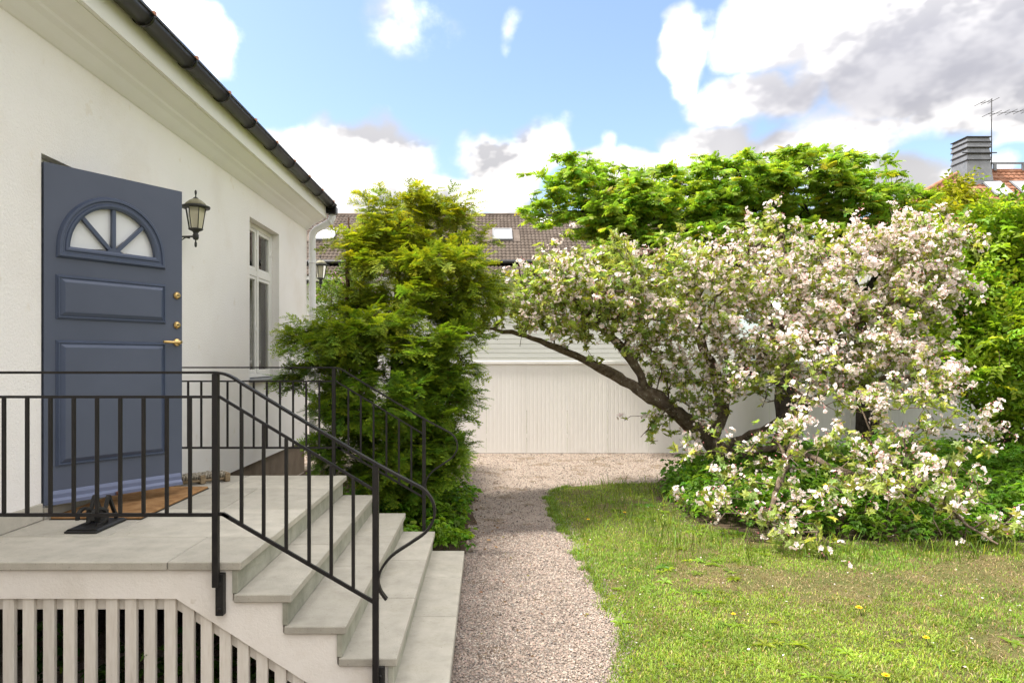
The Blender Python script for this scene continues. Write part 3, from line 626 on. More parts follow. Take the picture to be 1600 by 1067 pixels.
# ------------------------------------------------------------------ wall lanterns
def lantern(base, label, wallpt, sc=1.0):
    t = thing('wall_lantern', label, 'lantern', base); b = Vector(base); Z = Vector((0, 0, 1))
    def at(h): return b+Z*h*sc
    k = 6
    MB().lathe([(r*sc, h*sc) for r, h in ((.006, -.115), (.011, -.105), (.012, -.08), (.006, -.06), (.006, -.05), (.020, -.045), (.027, -.03), (.027, .0), (.02, .012), (.03, .03), (.062, .045), (.066, .055))], b, 14).build('stem_base', M['lantern'], t)
    h0, h1, r0, r1 = .055, .245, .058, .088
    for i in range(k):
        a0, a1 = 2*math.pi*i/k+.2, 2*math.pi*(i+1)/k+.2
        def rp(r, a, h): return b+Vector((math.cos(a)*r, math.sin(a)*r, h))*sc
        MB().add([rp(r0-.003, a0, h0), rp(r0-.003, a1, h0), rp(r1-.003, a1, h1), rp(r1-.003, a0, h1)], [(0, 1, 2, 3)]).build('glass_pane', M['lantern_glass'], t)
        MB().tube([rp(r0, a0, h0), rp(r1, a0, h1)], .0045*sc, 6).build('cage_bar', M['lantern'], t)
    MB().lathe([(.088*sc, .243*sc), (.125*sc, .246*sc), (.128*sc, .262*sc), (.10*sc, .272*sc)], b, 24).build('brim', M['lantern'], t)
    MB().lathe([(r*sc, h*sc) for r, h in ((.10, .272), (.082, .295), (.055, .318), (.028, .332))], b, 20).build('cap', M['lantern_cap'], t)
    MB().lathe([(r*sc, h*sc) for r, h in ((.028, .332), (.020, .343), (.007, .350), (.005, .365), (.010, .385), (.011, .40), (.005, .415))], b, 12).build('finial', M['lantern'], t)
    MB().lathe([(r*sc, h*sc) for r, h in ((.018, .06), (.018, .09), (.024, .095), (.03, .15), (.022, .19), (.004, .2))], b, 12).build('bulb', M['bulb'], t)
    w = Vector(wallpt); n = (b-w); n.z = 0; n.normalize()
    MB().tube([at(-.015), Vector((w.x, w.y, at(-.015).z))], .0085*sc, 8).build('arm', M['lantern'], t)
    p = Vector((w.x, w.y, at(-.10).z)); MB().tube([p, p+n*.03*sc+Z*.045*sc, p+n*.085*sc+Z*.078*sc, p+n*.125*sc+Z*.070*sc], .006*sc, 6).build('scroll_brace', M['lantern'], t)
    MB().lathe([(.038*sc, 0), (.038*sc, .008), (.02*sc, .016)], Vector((w.x, w.y, at(-.05).z)), 14, n).build('wall_plate', M['lantern'], t)
lb = P(305.8, 367, 6.60)
lantern(lb, 'black carriage lantern with cream glass on the wall beside the blue door', (WX, lb.y+.02, lb.z), 1.04)
lb2 = Vector((-2.86, 11.78, P(502, 440, 11.78).z)); lantern(lb2, 'black carriage lantern half hidden behind the white downpipe', (-3.02, 11.405, lb2.z), 1.1)
# ------------------------------------------------------------------ white fence across the yard
FY = 13.5
fence = thing('panel_fence', 'long white corrugated panel fence across the back of the yard', 'fence', (2, FY, 0))
def fence_panel():
    m_ = MB(); w = .80; pr = []
    n = 10; p = w/n
    for i in range(n):
        x = i*p; pr += [(x, 0), (x+p*.60, 0), (x+p*.72, .0009), (x+p*.88, .0009)]
    pr += [(w-.004, 0)]
    m_.add([(x, y, z) for x, y in pr for z in (0, 1.755)], [(2*i, 2*i+2, 2*i+3, 2*i+1) for i in range(len(pr)-1)]); return m_
fp = fence_panel().build('fence_panel', M['fence'], fence, False); fp.location = (-6.4, FY, .004)
for i in range(1, 26):
    c = fp.copy(); COL.objects.link(c); c.location = (-6.4+i*.80, FY+.0025*(i % 2), .004); c.parent = fence; c.matrix_parent_inverse = fp.matrix_parent_inverse.copy()
MB().cbox(-6.4, 14.4, FY-.03, FY+.05, 1.761, 1.825, .006).build('cap_rail', M['fence_cap'], fence)
MB().box(-6.4, 14.4, FY+.012, FY+.04, .3, .38).build('back_rail', M['fence_cap'], fence); MB().box(-6.4, 14.4, FY+.012, FY+.04, 1.4, 1.48).build('back_rail', M['fence_cap'], fence)
te = thing('timber_edging', 'dark weathered timber lying along the foot of the fence', 'timber', (8, 13, 0))
MB().tube([(4.7, 13.18, .07), (6.4, 13.2, .08), (8.1, 13.17, .075)], [.085, .09, .08], 9).build('log', M['log'], te)
MB().tube([(8.16, 13.17, .07), (9.9, 13.14, .085), (11.8, 13.18, .07)], [.08, .085, .075], 9).build('log', M['log'], te)
# ------------------------------------------------------------------ neighbour behind the fence
nb = thing('brown_roofed_house', 'neighbour house with brown tiled roof and white board walls', 'house', (-2, 27, 0))
E0, E1 = (25., 5.476), (29., 7.99); NX0, NX1 = -13., 9.5
def tileroof(x0, x1, fx0, fx1, e0, e1, rows, per, amp, step, wall_t=.0):
    "corrugated rows of tiles between eave (y,z) e0 and ridge e1; fx0/fx1 give the left/right end as functions of t"
    V = []; F = []; nc = int((x1-x0)/per*6); e0 = np.array(e0); e1 = np.array(e1); d = e1-e0; L = np.linalg.norm(d); nrm = np.array([-d[1], d[0]])/L
    if nrm[1] < 0: nrm = -nrm
    for r in range(rows):
        for k, t in enumerate((r/rows, (r+1)/rows+.012)):
            xs = np.linspace(x0, x1, nc+1); xs = np.clip(xs, fx0(t), fx1(t)); ph = 2*np.pi*xs/per
            h = amp*(np.abs(np.sin(ph/2))**.8)*2+(step if k == 0 else 0.)
            yz = e0+d*t; V.append(np.stack([xs, yz[0]+nrm[0]*h, yz[1]+nrm[1]*h], 1))
        xs = V[-2].copy(); yz = e0+d*(r/rows); xs[:, 1] = yz[0]+nrm[0]*(xs[:, 1]*0)[0]; xs[:, 2] = yz[1]-.01; V.append(xs)
    V = np.concatenate(V); n = nc+1; i = np.arange(nc)
    for r in range(rows):
        a, b, c = (3*r)*n, (3*r+1)*n, (3*r+2)*n
        F.append(np.stack([a+i, a+i+1, b+i+1, b+i], 1)); F.append(np.stack([c+i, c+i+1, a+i+1, a+i], 1))
    return V, [np.concatenate(F)]
V, F = tileroof(NX0, NX1, lambda t: NX0, lambda t: NX1, E0, E1, 17, .15, .018, .03)
o = npmesh('roof_tiles', V, F, M['tile_brown'], nb); o['kind'] = 'stuff'
MB().prism([(25.05, 5.40), (29, 7.94), (33, 5.4)], NX0+.02, NX1-.02, 'YZ').build('roof', M['tile_brown'], nb)
MB().tube([(NX0, 29, 8.0), (NX1, 29, 8.0)], .10, 8).build('ridge', M['tile_brown'], nb)
MB().tube([(NX0, 24.93, 5.44), (NX1, 24.93, 5.44)], .07, 8).build('gutter', M['dark_metal'], nb)
V, F = tileroof(NX0, NX1, lambda t: NX0, lambda t: NX1, (24.3, 4.86), (25.0, 5.28), 3, .15, .018, .03)
o = npmesh('canopy_tiles', V, F, M['tile_brown'], nb); o['kind'] = 'stuff'
MB().box(NX0, NX1, 24.32, 25.1, 4.70, 4.84).build('canopy_board', M['cladding'], nb)
for k in range(27):
    m_ = MB(); z = .05+k*.172; m_.prism([(25.12, z), (25.10, z), (25.115, z+.168), (25.135, z+.168)], NX0+.2, NX1-.2, 'YZ'); m_.build('board', M['cladding'], nb)
MB().box(NX0+.22, NX1-.22, 25.14, 32.8, 0, 5.3).build('wall', M['cladding'], nb)
def roofpt(x, t, h=0.): return Vector((x, E0[0]+4*t-.532*h, E0[1]+2.514*t+.847*h))
def roofwin(x, t0, t1, w):
    f = MB(); fr_ = .07
    for (a, b, c, d) in ((x-w, x-w+fr_, t0, t1), (x+w-fr_, x+w, t0, t1), (x-w+fr_, x+w-fr_, t0, t0+.022), (x-w+fr_, x+w-fr_, t1-.022, t1)):
        f.add([roofpt(a, c, .05), roofpt(b, c, .05), roofpt(b, d, .05), roofpt(a, d, .05), roofpt(a, c, .14), roofpt(b, c, .14), roofpt(b, d, .14), roofpt(a, d, .14)], [(0, 1, 2, 3), (4, 5, 6, 7), (0, 1, 5, 4), (1, 2, 6, 5), (2, 3, 7, 6), (3, 0, 4, 7)])
    r_ = f.build('roof_window', M['zinc'], nb)
    MB().add([roofpt(x-w+fr_, t0+.022, .11), roofpt(x+w-fr_, t0+.022, .11), roofpt(x+w-fr_, t1-.022, .11), roofpt(x-w+fr_, t1-.022, .11)], [(0, 1, 2, 3)]).build('pane', M['skyglass'], r_)
    MB().add([roofpt(x-w-.3, t0-.01, .062), roofpt(x+w+.3, t0-.01, .062), roofpt(x+w+.3, t1+.01, .062), roofpt(x-w-.3, t1+.01, .062)], [(0, 1, 2, 3)]).build('flashing', M['tile_brown'], r_)
roofwin(.63, .38, .62, .39); roofwin(-6.35, .38, .62, .42)
MB().add([roofpt(2.1, .80, .07), roofpt(3.2, .80, .07), roofpt(3.2, .95, .07), roofpt(2.1, .95, .07)], [(0, 1, 2, 3)]).build('flue_flashing', M['fence_cap'], nb)
MB().tube([(2.62, 28.6, 7.6), (2.62, 28.6, 8.3)], .15, 12).build('flue_pipe', M['dark_metal'], nb)
# ------------------------------------------------------------------ red-roofed house far right
rh = thing('red_roofed_house', 'house with weathered red tiled hip roof beyond the trees', 'house', (26, 30, 0))
xl, xa, xr = 13.9, 21.6, 42.
V, F = tileroof(xl, xr, lambda t: xl+(xa-xl)*t, lambda t: xr, (27., 6.68), (31., 10.36), 17, .24, .02, .05)
o = npmesh('roof_tiles', V, F, M['tile_red'], rh); o['kind'] = 'stuff'
mb = MB(); mb.add([(xl, 27.05, 6.64), (xr, 27.05, 6.64), (xr, 31, 10.3), (xa, 31, 10.3)], [(0, 1, 2, 3)]); mb.add([(xl-.02, 27, 6.66), (xa, 31, 10.34), (xl-.02, 35, 6.66)], [(0, 1, 2)]); mb.add([(xl, 35, 6.64), (xr, 35, 6.64), (xr, 31, 10.3), (xa, 31, 10.3)], [(0, 1, 2, 3)]); mb.build('roof', M['tile_red'], rh)
MB().tube([(xl, 27, 6.72), (xa, 31, 10.42)], .11, 8).build('hip_ridge', M['tile_red'], rh); MB().tube([(xa, 31, 10.42), (xr, 31, 10.42)], .12, 8).build('ridge', M['tile_red'], rh)
MB().box(xl+.4, xr-.4, 27.4, 34.6, 0, 6.6).build('wall', M['plaster'], rh)
cx0, cx1, cy0, cy1 = 21.28, 22.24, 30.2, 31.15
ch = MB(); zz = [9.2, 10.72, 11.0, 11.28, 11.52, 11.74]; gr_ = [.16, .02, .05, .0, .03, -.02]
for i in range(5):
    g0, g1 = (.16, .03) if i == 0 else ((.06, .02) if i % 2 else (.04, .0)); z0_, z1_ = zz[i], zz[i+1]-.03
    a = [(cx0-g0, cy0-g0, z0_), (cx1+g0, cy0-g0, z0_), (cx1+g0, cy1+g0, z0_), (cx0-g0, cy1+g0, z0_)]; b = [(cx0-g1, cy0-g1, z1_), (cx1+g1, cy0-g1, z1_), (cx1+g1, cy1+g1, z1_), (cx0-g1, cy1+g1, z1_)]
    ch.add(a+b, [(0, 1, 5, 4), (1, 2, 6, 5), (2, 3, 7, 6), (3, 0, 4, 7), (4, 5, 6, 7), (3, 2, 1, 0)])
chim = ch.build('chimney', M['zinc'], rh)
for z_ in zz[1:]: MB().box(cx0-.07, cx1+.07, cy0-.07, cy1+.07, z_-.035, z_-.002).build('chimney_band', M['dark_metal'], chim)
MB().box(cx0-.28, cx1+.28, cy0-.1, cy0-.06, 10.98, 11.02).build('chimney_band', M['dark_metal'], chim)
MB().box(22.4, xr, 30.86, 30.92, 10.72, 10.80).build('roof_walkway', M['zinc'], rh)
for x in (23.0, 24.3, 25.6, 26.9): MB().box(x-.06, x+.06, 30.84, 30.94, 10.42, 10.72).build('walkway_bracket', M['zinc'], rh)
for x in (22.3, 23.55, 25.4):
    def rp(xx, t, h): return Vector((xx, 27+4*t-.677*h, 6.68+3.68*t+.736*h))
    f = MB(); f.add([rp(x-.45, .58, .12), rp(x+.45, .58, .12), rp(x+.45, .82, .12), rp(x-.45, .82, .12)], [(0, 1, 2, 3)]); r_ = f.build('roof_window', M['zinc'], rh)
    MB().add([rp(x-.37, .60, .14), rp(x+.37, .60, .14), rp(x+.37, .80, .14), rp(x-.37, .80, .14)], [(0, 1, 2, 3)]).build('pane', M['skyglass'], r_)
an = thing('roof_aerial', 'thin television aerial on a mast beside the metal chimney', 'aerial', (22.42, 30.3, 10.3))
MB().tube([(22.42, 30.3, 10.3), (22.42, 30.3, 13.45)], .022, 6).build('mast', M['dark_metal'], an)
for z_ in (11.5, 11.0): MB().box(22.22, 22.42, 30.28, 30.32, z_-.015, z_+.015).build('clamp', M['dark_metal'], an)
for (z_, xa_, xb_, n_, sl_) in ((12.78, 22.25, 24.0, 6, .09), (13.35, 21.9, 22.5, 3, .2)):
    MB().tube([(xa_, 30.3, z_-(22.42-xa_)*sl_), (xb_, 30.3, z_+(xb_-22.42)*sl_)], .011, 5).build('boom', M['dark_metal'], an)
    for i in range(n_):
        x = xa_+(xb_-xa_)*i/(n_-1); MB().tube([(x, 29.95, z_+(x-22.42)*sl_), (x, 30.65, z_+(x-22.42)*sl_)], .012, 5).build('element', M['dark_metal'], an)
# ------------------------------------------------------------------ plants: skeletons and foliage
def catmull(pts, n):
    pts = np.array(pts, float); o = []; L = len(pts)
    for i in range(L-1):
        p0, p1, p2, p3 = pts[max(i-1, 0)], pts[i], pts[i+1], pts[min(i+2, L-1)]; k = max(2, int(np.linalg.norm(p2-p1)/n))
        for j in range(k):
            u = j/k; o.append(.5*((2*p1)+(p2-p0)*u+(2*p0-5*p1+4*p2-p3)*u*u+(3*p1-p0-3*p2+p3)*u**3))
    o.append(pts[-1]); return np.array(o)
def grow(limbs, targets, seg=.12, tip=.004, expo=2.4, wig=.03, up=.0, rng=RNG, droop=0.):
    """limbs: list of (points, r_start, r_end); targets (n,3): twig ends. Every target is joined by a bent twig to the nearest
    wood grown so far. Returns node positions, parents, radii, directions and whether a node is hand-placed limb."""
    cap = 200000; Pn = np.zeros((cap, 3)); par = np.full(cap, -1); rmin = np.zeros(cap); D = np.zeros((cap, 3)); n = 0; last = []
    for pts, ra, rb in limbs:
        c = catmull(pts, seg); c[1:-1] += rng.normal(size=c[1:-1].shape)*wig*.5
        prev = -1
        if n: prev = int(np.argmin(((Pn[:n]-c[0])**2).sum(1)))
        for i, p in enumerate(c):
            if i == 0 and prev >= 0: continue
            Pn[n] = p; par[n] = prev; rmin[n] = ra+(rb-ra)*i/(len(c)-1); D[n] = c[min(i+1, len(c)-1)]-c[max(i-1, 0)]; prev = n; n += 1
    nl = n
    d0 = np.array([((Pn[:n]-t)**2).sum(1).min() for t in targets]); order = np.argsort(d0)
    for ti in order:
        t = targets[ti]; df = t-Pn[:n]; q = np.sqrt((df**2).sum(1))
        dn_ = D[:n]/np.maximum(np.linalg.norm(D[:n], axis=1, keepdims=True), 1e-6)
        cosang = (df*dn_).sum(1)/np.maximum(q, 1e-6)
        k = int(np.argmin(q*(1.25-.35*cosang))); L = q[k]
        if L < .05: continue
        m = max(2, int(L/seg)); p0 = Pn[k]; d = dn_[k]*.5+rng.normal(size=3)*.25; c1 = p0+d*L*.4+np.array([0, 0, up*L]); c2 = p0+(t-p0)*.7+rng.normal(size=3)*L*.08+np.array([0, 0, droop*L])
        prev = k; lastp = p0
        for i in range(1, m+1):
            u = i/m; p = (1-u)**3*p0+3*(1-u)**2*u*c1+3*(1-u)*u*u*c2+u**3*t+(rng.normal(size=3)*wig if i < m else 0)
            Pn[n] = p; par[n] = prev; D[n] = p-lastp; prev = n; lastp = p; n += 1
    Pn, par, rmin, D = Pn[:n], par[:n], rmin[:n], D[:n]
    D /= np.maximum(np.linalg.norm(D, axis=1, keepdims=True), 1e-6)
    acc = np.zeros(n); R = np.zeros(n)
    for i in range(n-1, -1, -1):
        R[i] = max(tip if acc[i] == 0 else acc[i]**(1/expo), rmin[i])
        if par[i] >= 0: acc[par[i]] += min(R[i], .6*max(rmin[par[i]], R[i]*1.7))**expo
    return dict(P=Pn, par=par, R=R, D=D, nl=nl, tipn=(acc == 0))
def wood(sk, name, mat, parent, thick=.016, rng=RNG):
    P_, par, R, D = sk['P'], sk['par'], sk['R'], sk['D']; n = len(P_)
    V = []; F3 = []; F4 = []; b = 0
    has = par >= 0
    thin = np.where(has & (R < thick))[0]
    if len(thin):
        k = 3; d = P_[thin]-P_[par[thin]]; fr_ = frames(d+1e-9, np.tile([[.31, .52, .79]], (len(thin), 1)))
        ang = 2*np.pi*np.arange(k)/k; cs = np.stack([np.cos(ang), np.sin(ang)], 1)
        off = fr_[:, :, 1][:, None, :]*cs[None, :, :1]+fr_[:, :, 2][:, None, :]*cs[None, :, 1:]
        rp = np.minimum(R[par[thin]], R[thin]*1.35)
        a = P_[par[thin]][:, None]+off*rp[:, None, None]; c = P_[thin][:, None]+off*R[thin][:, None, None]
        V.append(np.concatenate([a, c], 1).reshape(-1, 3)); base = (np.arange(len(thin))*2*k)[:, None]+b
        for j in range(k): F4.append(np.concatenate([base+j, base+(j+1) % k, base+k+(j+1) % k, base+k+j], 1))
        b += len(thin)*2*k
    # thick limbs as continuous tubes
    kids = [[] for _ in range(n)]
    for i in range(n):
        if par[i] >= 0: kids[par[i]].append(i)
    tk = R >= thick; starts = [i for i in range(n) if tk[i] and (par[i] < 0 or not tk[par[i]] or max(kids[par[i]], key=lambda c: R[c]) != i)]
    for s0 in starts:
        ch = [s0]
        while True:
            c = [x for x in kids[ch[-1]] if tk[x]]
            if not c: break
            ch.append(max(kids[ch[-1]], key=lambda x: R[x])) 
            if not tk[ch[-1]]: ch.pop(); break
        pts = P_[ch]; rr = R[ch].copy()
        if par[s0] >= 0: pts = np.concatenate([P_[par[s0]][None], pts]); rr = np.concatenate([[rr[0]*1.05], rr])
        if len(pts) < 2: continue
        k = 12 if rr.max() > .06 else 7
        t = np.gradient(pts, axis=0); ref = np.array([0., 0, 1]) if abs(t[0][2]) < .8*np.linalg.norm(t[0]) else np.array([1., 0, 0])
        ang = 2*np.pi*np.arange(k)/k; rows = []
        ph = rng.uniform(0, 6, 3)
        for i in range(len(pts)):
            ti = t[i]/max(np.linalg.norm(t[i]), 1e-9); a = ref-ti*ref.dot(ti); a /= max(np.linalg.norm(a), 1e-9); bb_ = np.cross(ti, a); ref = a
            lump = 1+.12*np.sin(3*ang+ph[0]+i*.35)+.09*np.sin(5*ang+ph[1]-i*.6)+.10*np.sin(i*.9+ph[2])+rng.normal(size=k)*.06
            rows.append(pts[i]+(np.cos(ang)[:, None]*a+np.sin(ang)[:, None]*bb_)*(rr[i]*lump)[:, None])
        V.append(np.concatenate(rows)); m = len(pts); j = np.arange(k)
        for i in range(m-1): F4.append(np.stack([b+i*k+j, b+i*k+(j+1) % k, b+(i+1)*k+(j+1) % k, b+(i+1)*k+j], 1))
        b += m*k
    return npmesh(name, np.concatenate(V), [np.concatenate(F4)], mat, parent, smooth=True)
def ell(c, r, n, rng=RNG, shell=.0):
    "random points in an ellipsoid; shell pushes them outwards"
    d = rng.normal(size=(n, 3)); d /= np.linalg.norm(d, axis=1, keepdims=True); u = rng.uniform(size=(n, 1))**(1/3); u = shell+(1-shell)*u
    return np.array(c)+d*u*np.array(r)
def blobs(lst, shell=.3, rng=RNG, k=1., clump=None, per=12):
    "lst: (px, py, depth, half width px, half height px, half depth m, n)"
    o = []
    for px, py, d, rx, ry, rd, n in lst:
        c = P(px, py, d); s = d/FPX; 
        n = int(n*k)
        if clump is None: o.append(ell(c, (rx*s, rd, ry*s), n, rng, shell))
        else:
            m = max(2, n//per); cc = ell(c, (rx*s*.92, rd*.92, ry*s*.92), m, rng, shell); o.append(cc[rng.integers(0, m, n)]+rng.normal(size=(n, 3))*np.array(clump))
    return np.concatenate(o)
def leafshape(l=1., w=.5, fold=.12, droop=.15, n=2):
    "a pointed leaf along +x, folded along its midrib: 6 faces"
    V = [(0, 0, 0)]; xs = (.28, .62); ws = (.85, .8)
    for x, q in zip(xs, ws): V += [(x*l, -w/2*q*l, fold*w*l-droop*x*x*l), (x*l, 0, -droop*x*x*l), (x*l, w/2*q*l, fold*w*l-droop*x*x*l)]
    V += [(l, 0, -droop*l)]
    F = [(0, 1, 2), (0, 2, 3), (1, 4, 5, 2), (2, 5, 6, 3), (4, 7, 5), (5, 7, 6)]
    return np.array(V), F
def place(v, dirn, up=(0, 0, 1), at=(0, 0, 0), s=1.):
    R = frames(np.array([dirn], float), np.array([up], float))[0]; return (np.array(v)*s) @ R.T+np.array(at)
def foldleaf(l, w, fold=.14, droop=.18): return np.array([(0, 0, 0), (.42*l, -w*l/2, fold*w*l), (l, 0, -droop*l), (.42*l, w*l/2, fold*w*l)]), [(0, 1, 2), (0, 2, 3)]
def quadleaf(l, w, droop=.1):
    return np.array([(0, 0, 0), (.45*l, -w/2, -.02*l), (l, 0, -droop*l), (.45*l, w/2, -.02*l)]), [(0, 1, 2, 3)]
def cvar(n, base, amt, rng=RNG):
    "per-instance colour multiplier or colour: value and hue scatter"
    v = 1+rng.normal(size=(n, 1))*amt; h = rng.normal(size=(n, 1))*amt*.6
    return np.clip(np.array(base)[None]*v*np.concatenate([1+h, np.ones_like(h), 1-h], 1), 0.004, .95)
def T_rosette(n=6, l=1., w=.5, tilt=.35, rng=random.Random(1), c0=(1, 1, 1), c1=(1, 1, 1)):
    parts = []
    for i in range(n):
        a = 2*math.pi*i/n+rng.uniform(-.3, .3); t = tilt+rng.uniform(-.3, .3); d = (math.cos(a)*math.cos(t), math.sin(a)*math.cos(t), math.sin(t))
        v, f = foldleaf(l*rng.uniform(.65, 1.1), w, .3, .2); k = rng.uniform(.8, 1.2); parts.append((place(v, d), f, tuple(x*k for x in c0)))
    return tmpl(parts)
# ---- templates (unit sizes in metres)
TR = random.Random(4)
def T_blossom(nf=6, rng=TR):
    parts = []
    for i in range(nf):
        a = 2*math.pi*i/nf+rng.uniform(-.4, .4); e = rng.uniform(.1, 1.35); c = np.array((math.cos(a)*math.cos(e), math.sin(a)*math.cos(e), math.sin(e)*.8))*rng.uniform(.028, .052)
        nrm = c/np.linalg.norm(c)+np.array([rng.uniform(-.3, .3) for _ in range(3)]); B = frames(nrm[None], np.array([[.3, .5, .8]]))[0]
        if rng.random() < .28:                                         # a pink bud
            v = np.array([(0, 0, 0), (.008, .006, 0), (.008, -.003, .005), (.008, -.003, -.005), (.017, 0, 0)]); parts.append((np.array([(0, 0, -.02), c+[.0012, 0, 0], c-[.0012, 0, 0]]), [(0, 1, 2)], (.25, .30, .10))); parts.append((v @ B.T+c, [(0, 1, 2), (0, 2, 3), (0, 3, 1), (1, 4, 2), (2, 4, 3), (3, 4, 1)], (.80, .30, .34))); continue
        for k in range(5):
            t = 2*math.pi*k/5+rng.uniform(-.15, .15); dy, dz = math.cos(t), math.sin(t); cup = rng.uniform(.2, .55); r = rng.uniform(.018, .025)
            v = np.array([(0, 0, 0), (cup*r*.5, dy*r*.6-dz*r*.48, dz*r*.6+dy*r*.48), (cup*r, dy*r*1.05, dz*r*1.05), (cup*r*.5, dy*r*.6+dz*r*.48, dz*r*.6-dy*r*.48)])
            w = rng.uniform(.92, 1.); pk = rng.uniform(.74, .9); parts.append((v @ B.T+c, [(0, 1, 2, 3)], ((.88*w, .68*w, .66*w), (.92*w, (pk+.0)*w, (pk-.02)*w), (.94*w, .89*w, .86*w), (.92*w, (pk+.0)*w, (pk-.02)*w))))
        parts.append((np.array([(0, 0, -.02), c+[.0012, 0, 0], c-[.0012, 0, 0]]), [(0, 1, 2)], (.25, .30, .10)))
        v = np.array([(.004, .003, 0), (.004, -.0015, .0026), (.004, -.0015, -.0026), (.011, 0, 0)]); parts.append((v @ B.T+c, [(0, 1, 3), (1, 2, 3), (2, 0, 3)], (.72, .62, .22)))
    return tmpl(parts)
def T_yew(rng=TR):
    "a flat yew spray: a main shoot with side shoots, two ranks of needles on each; young tips are paler"
    parts = []
    def shoot(p0, ang, L, n, tip):
        dx, dy = math.cos(ang), math.sin(ang)
        for i in range(n):
            k = (i+.5)/n; l = .024*(1-.4*abs(k-.4)); c = np.array((.62, .70, .65))*(1-k)+np.array(tip)*k
            p = p0+np.array((dx, dy, 0))*L*k; p = p+np.array((0, 0, -1.1*p[0]*p[0]))
            for s_ in (-1, 1):
                a = ang+math.radians(62-26*k)*s_; d = np.array((math.cos(a), math.sin(a), rng.uniform(-.1, .3))); q = np.array((-d[1], d[0], 0))*.0078
                parts.append(([p-q, p+d*l, p+q], [(0, 1, 2)], tuple(c)))
    shoot(np.array((0., 0, 0)), 0, .17, 8, (1.9, 1.6, .95))
    for i, (x, s_) in enumerate(((.03, 1), (.05, -1), (.08, 1), (.10, -1), (.13, 1))): shoot(np.array((x, 0, 0)), s_*math.radians(rng.uniform(38, 55)), rng.uniform(.05, .085), 4, (2.0, 1.65, .95) if rng.random() < .6 else (1.2, 1.2, .8))
    parts.append(([(0, -.002, 0), (0, .002, 0), (.17, 0, -.03)], [(0, 1, 2)], (1.3, .9, .6)))
    return tmpl(parts)
def T_pinnate(rng=TR, L=.22, pairs=6):
    parts = []
    for i in range(pairs+1):
        k = (i+.6)/(pairs+.6); x = L*k; z = -.3*L*k*k; l = .082*(1-.4*abs(k-.45))
        for s in ((-1, 1) if i < pairs else (0,)):
            a = math.radians(58)*s; d = (math.cos(a), math.sin(a), -.35); v, f = quadleaf(l, l*.46, .22); c = (1+(k-.5)*.2)*rng.uniform(.85, 1.15)
            parts.append((place(v, d, (0, 0, 1), (x, 0, z)), f, (c, c, c)))
    parts.append(([(0, -.004, 0), (0, .004, 0), (L, 0, -.3*L)], [(0, 1, 2)], (1.4, .9, .8)))
    return tmpl(parts)
def T_twigleaf(rng=TR, L=.22, n=8, l=.075, w=.55):
    parts = []
    for i in range(n):
        x = L*(i+1)/n; s = -1 if i % 2 else 1; a = math.radians(rng.uniform(40, 70))*s; d = (math.cos(a), math.sin(a), rng.uniform(-.25, .35)); v, f = foldleaf(l*rng.uniform(.7, 1.15), w, .3, .25); k = rng.uniform(.85, 1.2)
        parts.append((place(v, d, (rng.uniform(-.3, .3), rng.uniform(-.3, .3), 1), (x, 0, 0)), f, (k, k, k)))
    return tmpl(parts)
def T_trifoliate(rng=TR, l=.075):
    parts = []
    for i in range(3):
        a = 2*math.pi*i/3
        for j in (-.55, 0, .55):
            t = a+j; d = (math.cos(t), math.sin(t), rng.uniform(-.25, .15)); v, f = foldleaf(l*(1. if j == 0 else .8)*rng.uniform(.85, 1.1), .56, .25, .25); k = rng.uniform(.85, 1.15)
            parts.append((place(v, d, (0, 0, 1), (math.cos(a)*.025, math.sin(a)*.025, 0)), f, (k, k, k)))
    return tmpl(parts)
def nodes_on(sk, rmax, every=1., rng=RNG, keep=None):
    i = np.where((sk['R'] < rmax) & (sk['par'] >= 0))[0]; i = i[rng.uniform(size=len(i)) < every] if every < 1 else np.repeat(i, int(every))
    return i
def mixdir(d, out, rnd, up, rng=RNG):
    "direction = twig direction + random sideways + up"
    v = d*out+rng.normal(size=d.shape)*rnd; v[:, 2] += up; return v/np.maximum(np.linalg.norm(v, axis=1, keepdims=True), 1e-6)
def upnormals(n, tilt=.45, rng=RNG): v = rng.normal(size=(n, 3))*tilt; v[:, 2] += 1; return v
# ------------------------------------------------------------------ the old apple tree in blossom
apple = thing('apple_tree', 'leaning old apple tree covered in pale pink blossom', 'tree', P(1140, 749, 10.5))
B = P(1145, 752, 10.5)
limbs = [([B, P(1122, 700, 10.45), P(1070, 655, 10.3), P(1005, 612, 10.1), P(935, 572, 9.9), P(855, 537, 9.7), P(800, 520, 9.5), P(745, 512, 9.3)], .15, .012),
 ([P(1110, 690, 10.42), P(1128, 620, 10.5), P(1100, 545, 10.5), P(1082, 490, 10.45), P(1092, 440, 10.5), P(1055, 400, 10.4), P(985, 385, 10.2)], .10, .018),
 ([P(1118, 600, 10.5), P(1170, 575, 10.3), P(1230, 560, 10.0), P(1300, 520, 9.7), P(1400, 470, 9.4), P(1480, 400, 9.2)], .075, .013),
 ([P(1120, 705, 10.45), P(1200, 665, 10.1), P(1290, 615, 9.7), P(1400, 590, 9.3), P(1480, 600, 9.0)], .062, .012),
 ([P(1135, 720, 10.45), P(1225, 700, 9.5), P(1310, 735, 8.3), P(1400, 765, 7.5), P(1480, 800, 6.9), P(1560, 850, 6.35)], .06, .010),
 ([P(1092, 450, 10.5), P(1130, 420, 10.2), P(1185, 380, 10.0), P(1200, 350, 9.9)], .06, .012),
 ([P(1010, 614, 10.1), P(985, 560, 9.9), P(930, 500, 9.7), P(880, 455, 9.5), P(830, 425, 9.4)], .055, .012),
 ([P(1180, 572, 10.2), P(1240, 480, 10.0), P(1300, 420, 9.9), P(1340, 390, 9.8)], .06, .012),
 ([P(1260, 640, 9.6), P(1240, 690, 8.6), P(1215, 760, 7.4), P(1200, 815, 6.7)], .03, .008)]
